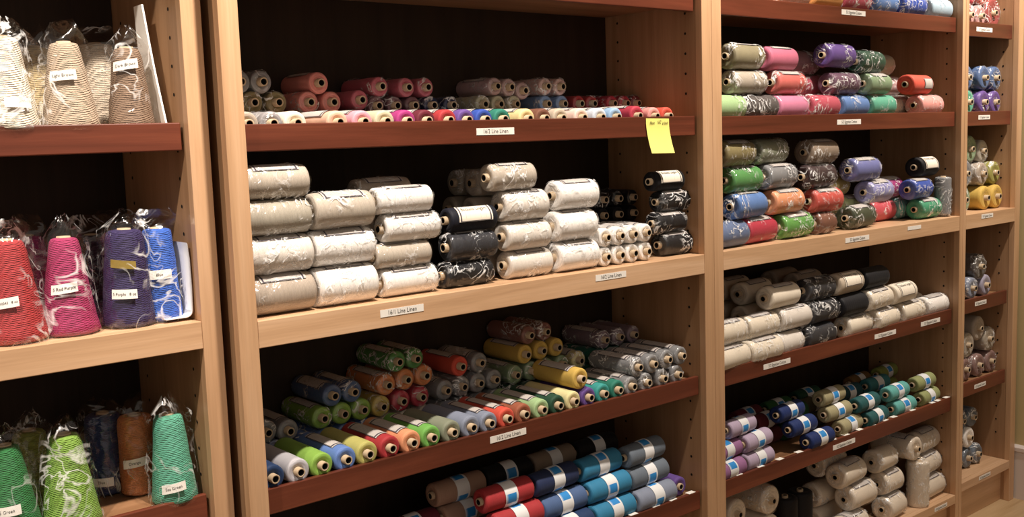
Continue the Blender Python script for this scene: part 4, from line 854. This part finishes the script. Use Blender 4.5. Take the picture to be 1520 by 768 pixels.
# ------------------------------------------------------------ cones in bags
CONE_LAB = {('LA', 'cream'): (' ', 1.2, .30), ('LA', 'light brown'): ('Light Brown', .0, .62), ('LA', 'tan brown'): ('Dark Brown', .0, .78), ('LF', 'red'): ('Lot #10343   8 oz', .0, .42), ('LF', 'red purple'): ('5 Red Purple', .1, .50), ('LF', 'dark purple'): ('5 Purple   8 oz', .0, .36), ('LF', 'bright blue'): ('Blue', .2, .52), ('LC', 'kelly green'): ('5 Green', .2, .38), ('LC', 'sea green'): ('Sea Green', .15, .22), ('LC', 'navy blue'): ('Blue', -.1, .2), ('LC', 'orange'): ('Orange', 0, .45)}
def cone_obj(code, x, y, z, H, Rb, Rt, col, idx):
    rn = random.Random(idx*17+3)
    cyl = col in ('orange',)
    root = empty('yarn_cone', (x, y, z), f'{col} yarn {"cylinder" if cyl else "cone"} in a clear plastic bag, {SHELF[code]}', 'yarn cone', 'bagged cones on the '+SHELF[code].replace(', ', ' of the '))
    root.rotation_euler = (rn.uniform(-.01, .01), rn.uniform(-.02, .02), rn.uniform(-.3, .3))
    rad = lambda t: Rb+(Rt-Rb)*(t**.9)
    pr = [(.003, .012), (.002, Rb*.9), (.006, Rb)]+[(.006+(H-.012)*i/12, rad(i/12)-(0 if 0 < i < 12 else .001)) for i in range(1, 13)]+[(H-.002, Rt*.85), (H, Rt*.5), (H-.004, .010)]
    def d(a, t): return .0013*noise.noise(Vector((math.sin(t)*2+idx, math.cos(t)*2, a*60)))
    link('yarn_body', lathe('yarn_body', pr, YARN_X, 40, 'z', d), root, color=colour(col))
    hc = H+.002
    link('core', lathe('core', [(.0, Rb*.55), (.0005, Rb*.6), (.002, Rb*.5), (H*.9, .012), (hc, .0105), (hc, .0085), (H*.9, .009)], CARD, 20, 'z'), root)
    # bag
    top = H+rn.uniform(.022, .036); prof = [(.001, Rb*.5), (.0008, Rb+.002)]
    for i in range(1, 13): t = i/12; prof.append((H*t, rad(t)+.004+.006*t))
    for i in range(1, 7): t = i/6; prof.append((H+(top-H)*t, (Rt+.010)*(1-.55*t*t)))
    vs, fs = [], []; seg = 36; ph = rn.uniform(0, 6)
    for a, r in prof:
        u = max(0, (a-H)/(top-H)); sq = 1-.75*u
        for k in range(seg):
            th = 2*PI*k/seg
            dn = .0045*noise.noise(Vector((math.sin(th)*1.8+idx*2, math.cos(th)*1.8, a*22)))+.0022*noise.noise(Vector((math.sin(th)*6, math.cos(th)*6+idx, a*70)))
            rr = r+.0022+dn*(1 if a > .004 else .2)
            X_, Y_ = rr*math.sin(th), rr*math.cos(th)
            if u > 0:
                cx, sx = math.cos(ph), math.sin(ph); p = X_*cx+Y_*sx; q_ = -X_*sx+Y_*cx
                p *= 1+.5*u; q_ *= sq; X_, Y_ = p*cx-q_*sx, p*sx+q_*cx
            vs.append((X_, Y_, a+(.006*noise.noise(Vector((th*2, idx, 1)))*u)))
    for i in range(len(prof)-1):
        for k in range(seg): k2 = (k+1) % seg; fs.append((i*seg+k, i*seg+k2, (i+1)*seg+k2, (i+1)*seg+k)[::-1])
    link('plastic_bag', mesh('plastic_bag', vs, fs, [BAG], True), root)
    inf = CONE_LAB.get((code, col))
    if inf:
        txt, ang, t = inf; zc = H*t; r = rad(t)+.0068
        # wrap label patch about the vertical axis, facing the aisle and a little to the left
        ang = -PI/2-.45+ang*.5-root.rotation_euler.z; wd, ht = .040, .015; slope = (Rb-Rt)/H; tilt = rn.uniform(-.05, .16)
        vs, fs, uv, mi = [], [], [], []
        def put(u_, v_, off): 
            v2 = v_+u_*tilt; rr = r+off-slope*v2; th = ang+u_/r
            return (rr*math.cos(th), rr*math.sin(th), zc+v2)
        n = 10
        for i in range(n+1):
            for j in (0, 1): vs.append(put(-wd/2+wd*i/n, (j-.5)*ht, 0))
        for i in range(n): fs.append((2*i, 2*i+2, 2*i+3, 2*i+1)); mi.append(0)
        if txt.strip():
            tv, tf = text_mesh(txt, .0072, .9); mw = max(abs(q[0]) for q in tv); s = min(1, wd*.45/mw); b0 = len(vs)
            vs += [put(q[0]*s, q[1]*s, .0005) for q in tv]; fs += [tuple(b0+i for i in f) for f in tf]; mi += [1]*len(tf)
        link('paper_label', mesh('paper_label', vs, fs, [PAPER, INK], midx=mi), root)
        if col == 'dark purple':
            vs = []; zc = H*.66; r = rad(.66)+.0068; tilt = -.12; fs = []
            for i in range(n+1):
                for j in (0, 1): vs.append(put(-wd/2+wd*i/n, (j-.5)*.013, 0))
            for i in range(n): fs.append((2*i, 2*i+2, 2*i+3, 2*i+1))
            link('gold_label', mesh('gold_label', vs, fs, [plain('olive_gold_paper', '#8a7430', .5)]), root, label='olive gold paper label')
    return root
for i, t in enumerate(CONES): cone_obj(*t, i)
# ------------------------------------------------------------ white booklet beside the brown cone, white tray by the blue one
vs, fs = [], []; n = 16
for j in range(n+1):
    t = j/n; zt = .205*t; x = -.004*math.sin(PI*t)-.010*t*t
    y0 = -.045+.045*t; y1 = .035
    for xx in (x, x+.003): vs += [(xx, y0, zt), (xx, y1, zt)]
for j in range(n):
    a = 4*j; b = a+4
    fs += [(a, b, b+1, a+1), (a+2, a+3, b+3, b+2), (a, a+2, b+2, b), (a+1, b+1, b+3, a+3)]
fs += [(0, 1, 3, 2), (4*n, 4*n+2, 4*n+3, 4*n+1)]
tag(link('booklet', mesh('booklet', vs, fs, [PAPER]), None, (.664, .150, .0355+1.3)), 'white paper booklet standing on edge against the side panel, upper red shelf', 'booklet')
vs, fs = [], []; pr = [(-.030, .002)]+[(.004+.012*math.sin(a), .014-.012*math.cos(a)) for a in [i*PI/12 for i in range(7)]]+[(.017, .05), (.0165, .10), (.014, .125)]
for y in (0, .13):
    for k, (a, b) in enumerate(pr): vs += [(a, y, b), (a-.0018, y, b+.0018)]
m_ = len(pr)*2
for k in range(len(pr)-1):
    a = 2*k
    fs += [(a, a+2, m_+a+2, m_+a), (a+1, m_+a+1, m_+a+3, a+3), (a, a+1, a+3, a+2), (m_+a, m_+a+2, m_+a+3, m_+a+1)]
tag(link('plastic_tray', mesh('plastic_tray', vs, fs, [plain('white_plastic', '#dfe2ea', .3, 10, .02)], True), None, (.6630, .085, -.283+1.3+.0035)), 'thin white plastic tray edge curving up beside the blue cone, pale shelf, left bay', 'tray')
# loose film lying on the rear tubes of the fourth shelf
rn = random.Random(5); vs, fs = [], []; nu, nv = 22, 10
for j in range(nv+1):
    ph = PI*j/nv
    for i in range(nu):
        th = 2*PI*i/nu; d_ = Vector((math.sin(ph)*math.cos(th), math.sin(ph)*math.sin(th), math.cos(ph)))
        r = .75+.55*noise.noise(d_*2.3)+.25*noise.noise(d_*6)
        vs.append((d_.x*r*.075, d_.y*r*.045, .026+d_.z*r*.026))
for j in range(nv):
    for i in range(nu): i2 = (i+1) % nu; fs.append((j*nu+i, (j+1)*nu+i, (j+1)*nu+i2, j*nu+i2))
tag(link('crumpled_film', mesh('crumpled_film', vs, fs, [BAG], True), None, (2.86, .22, BAGZ)), 'crumpled clear plastic film lying behind the upper black tube, fourth shelf, right bay', 'plastic film')
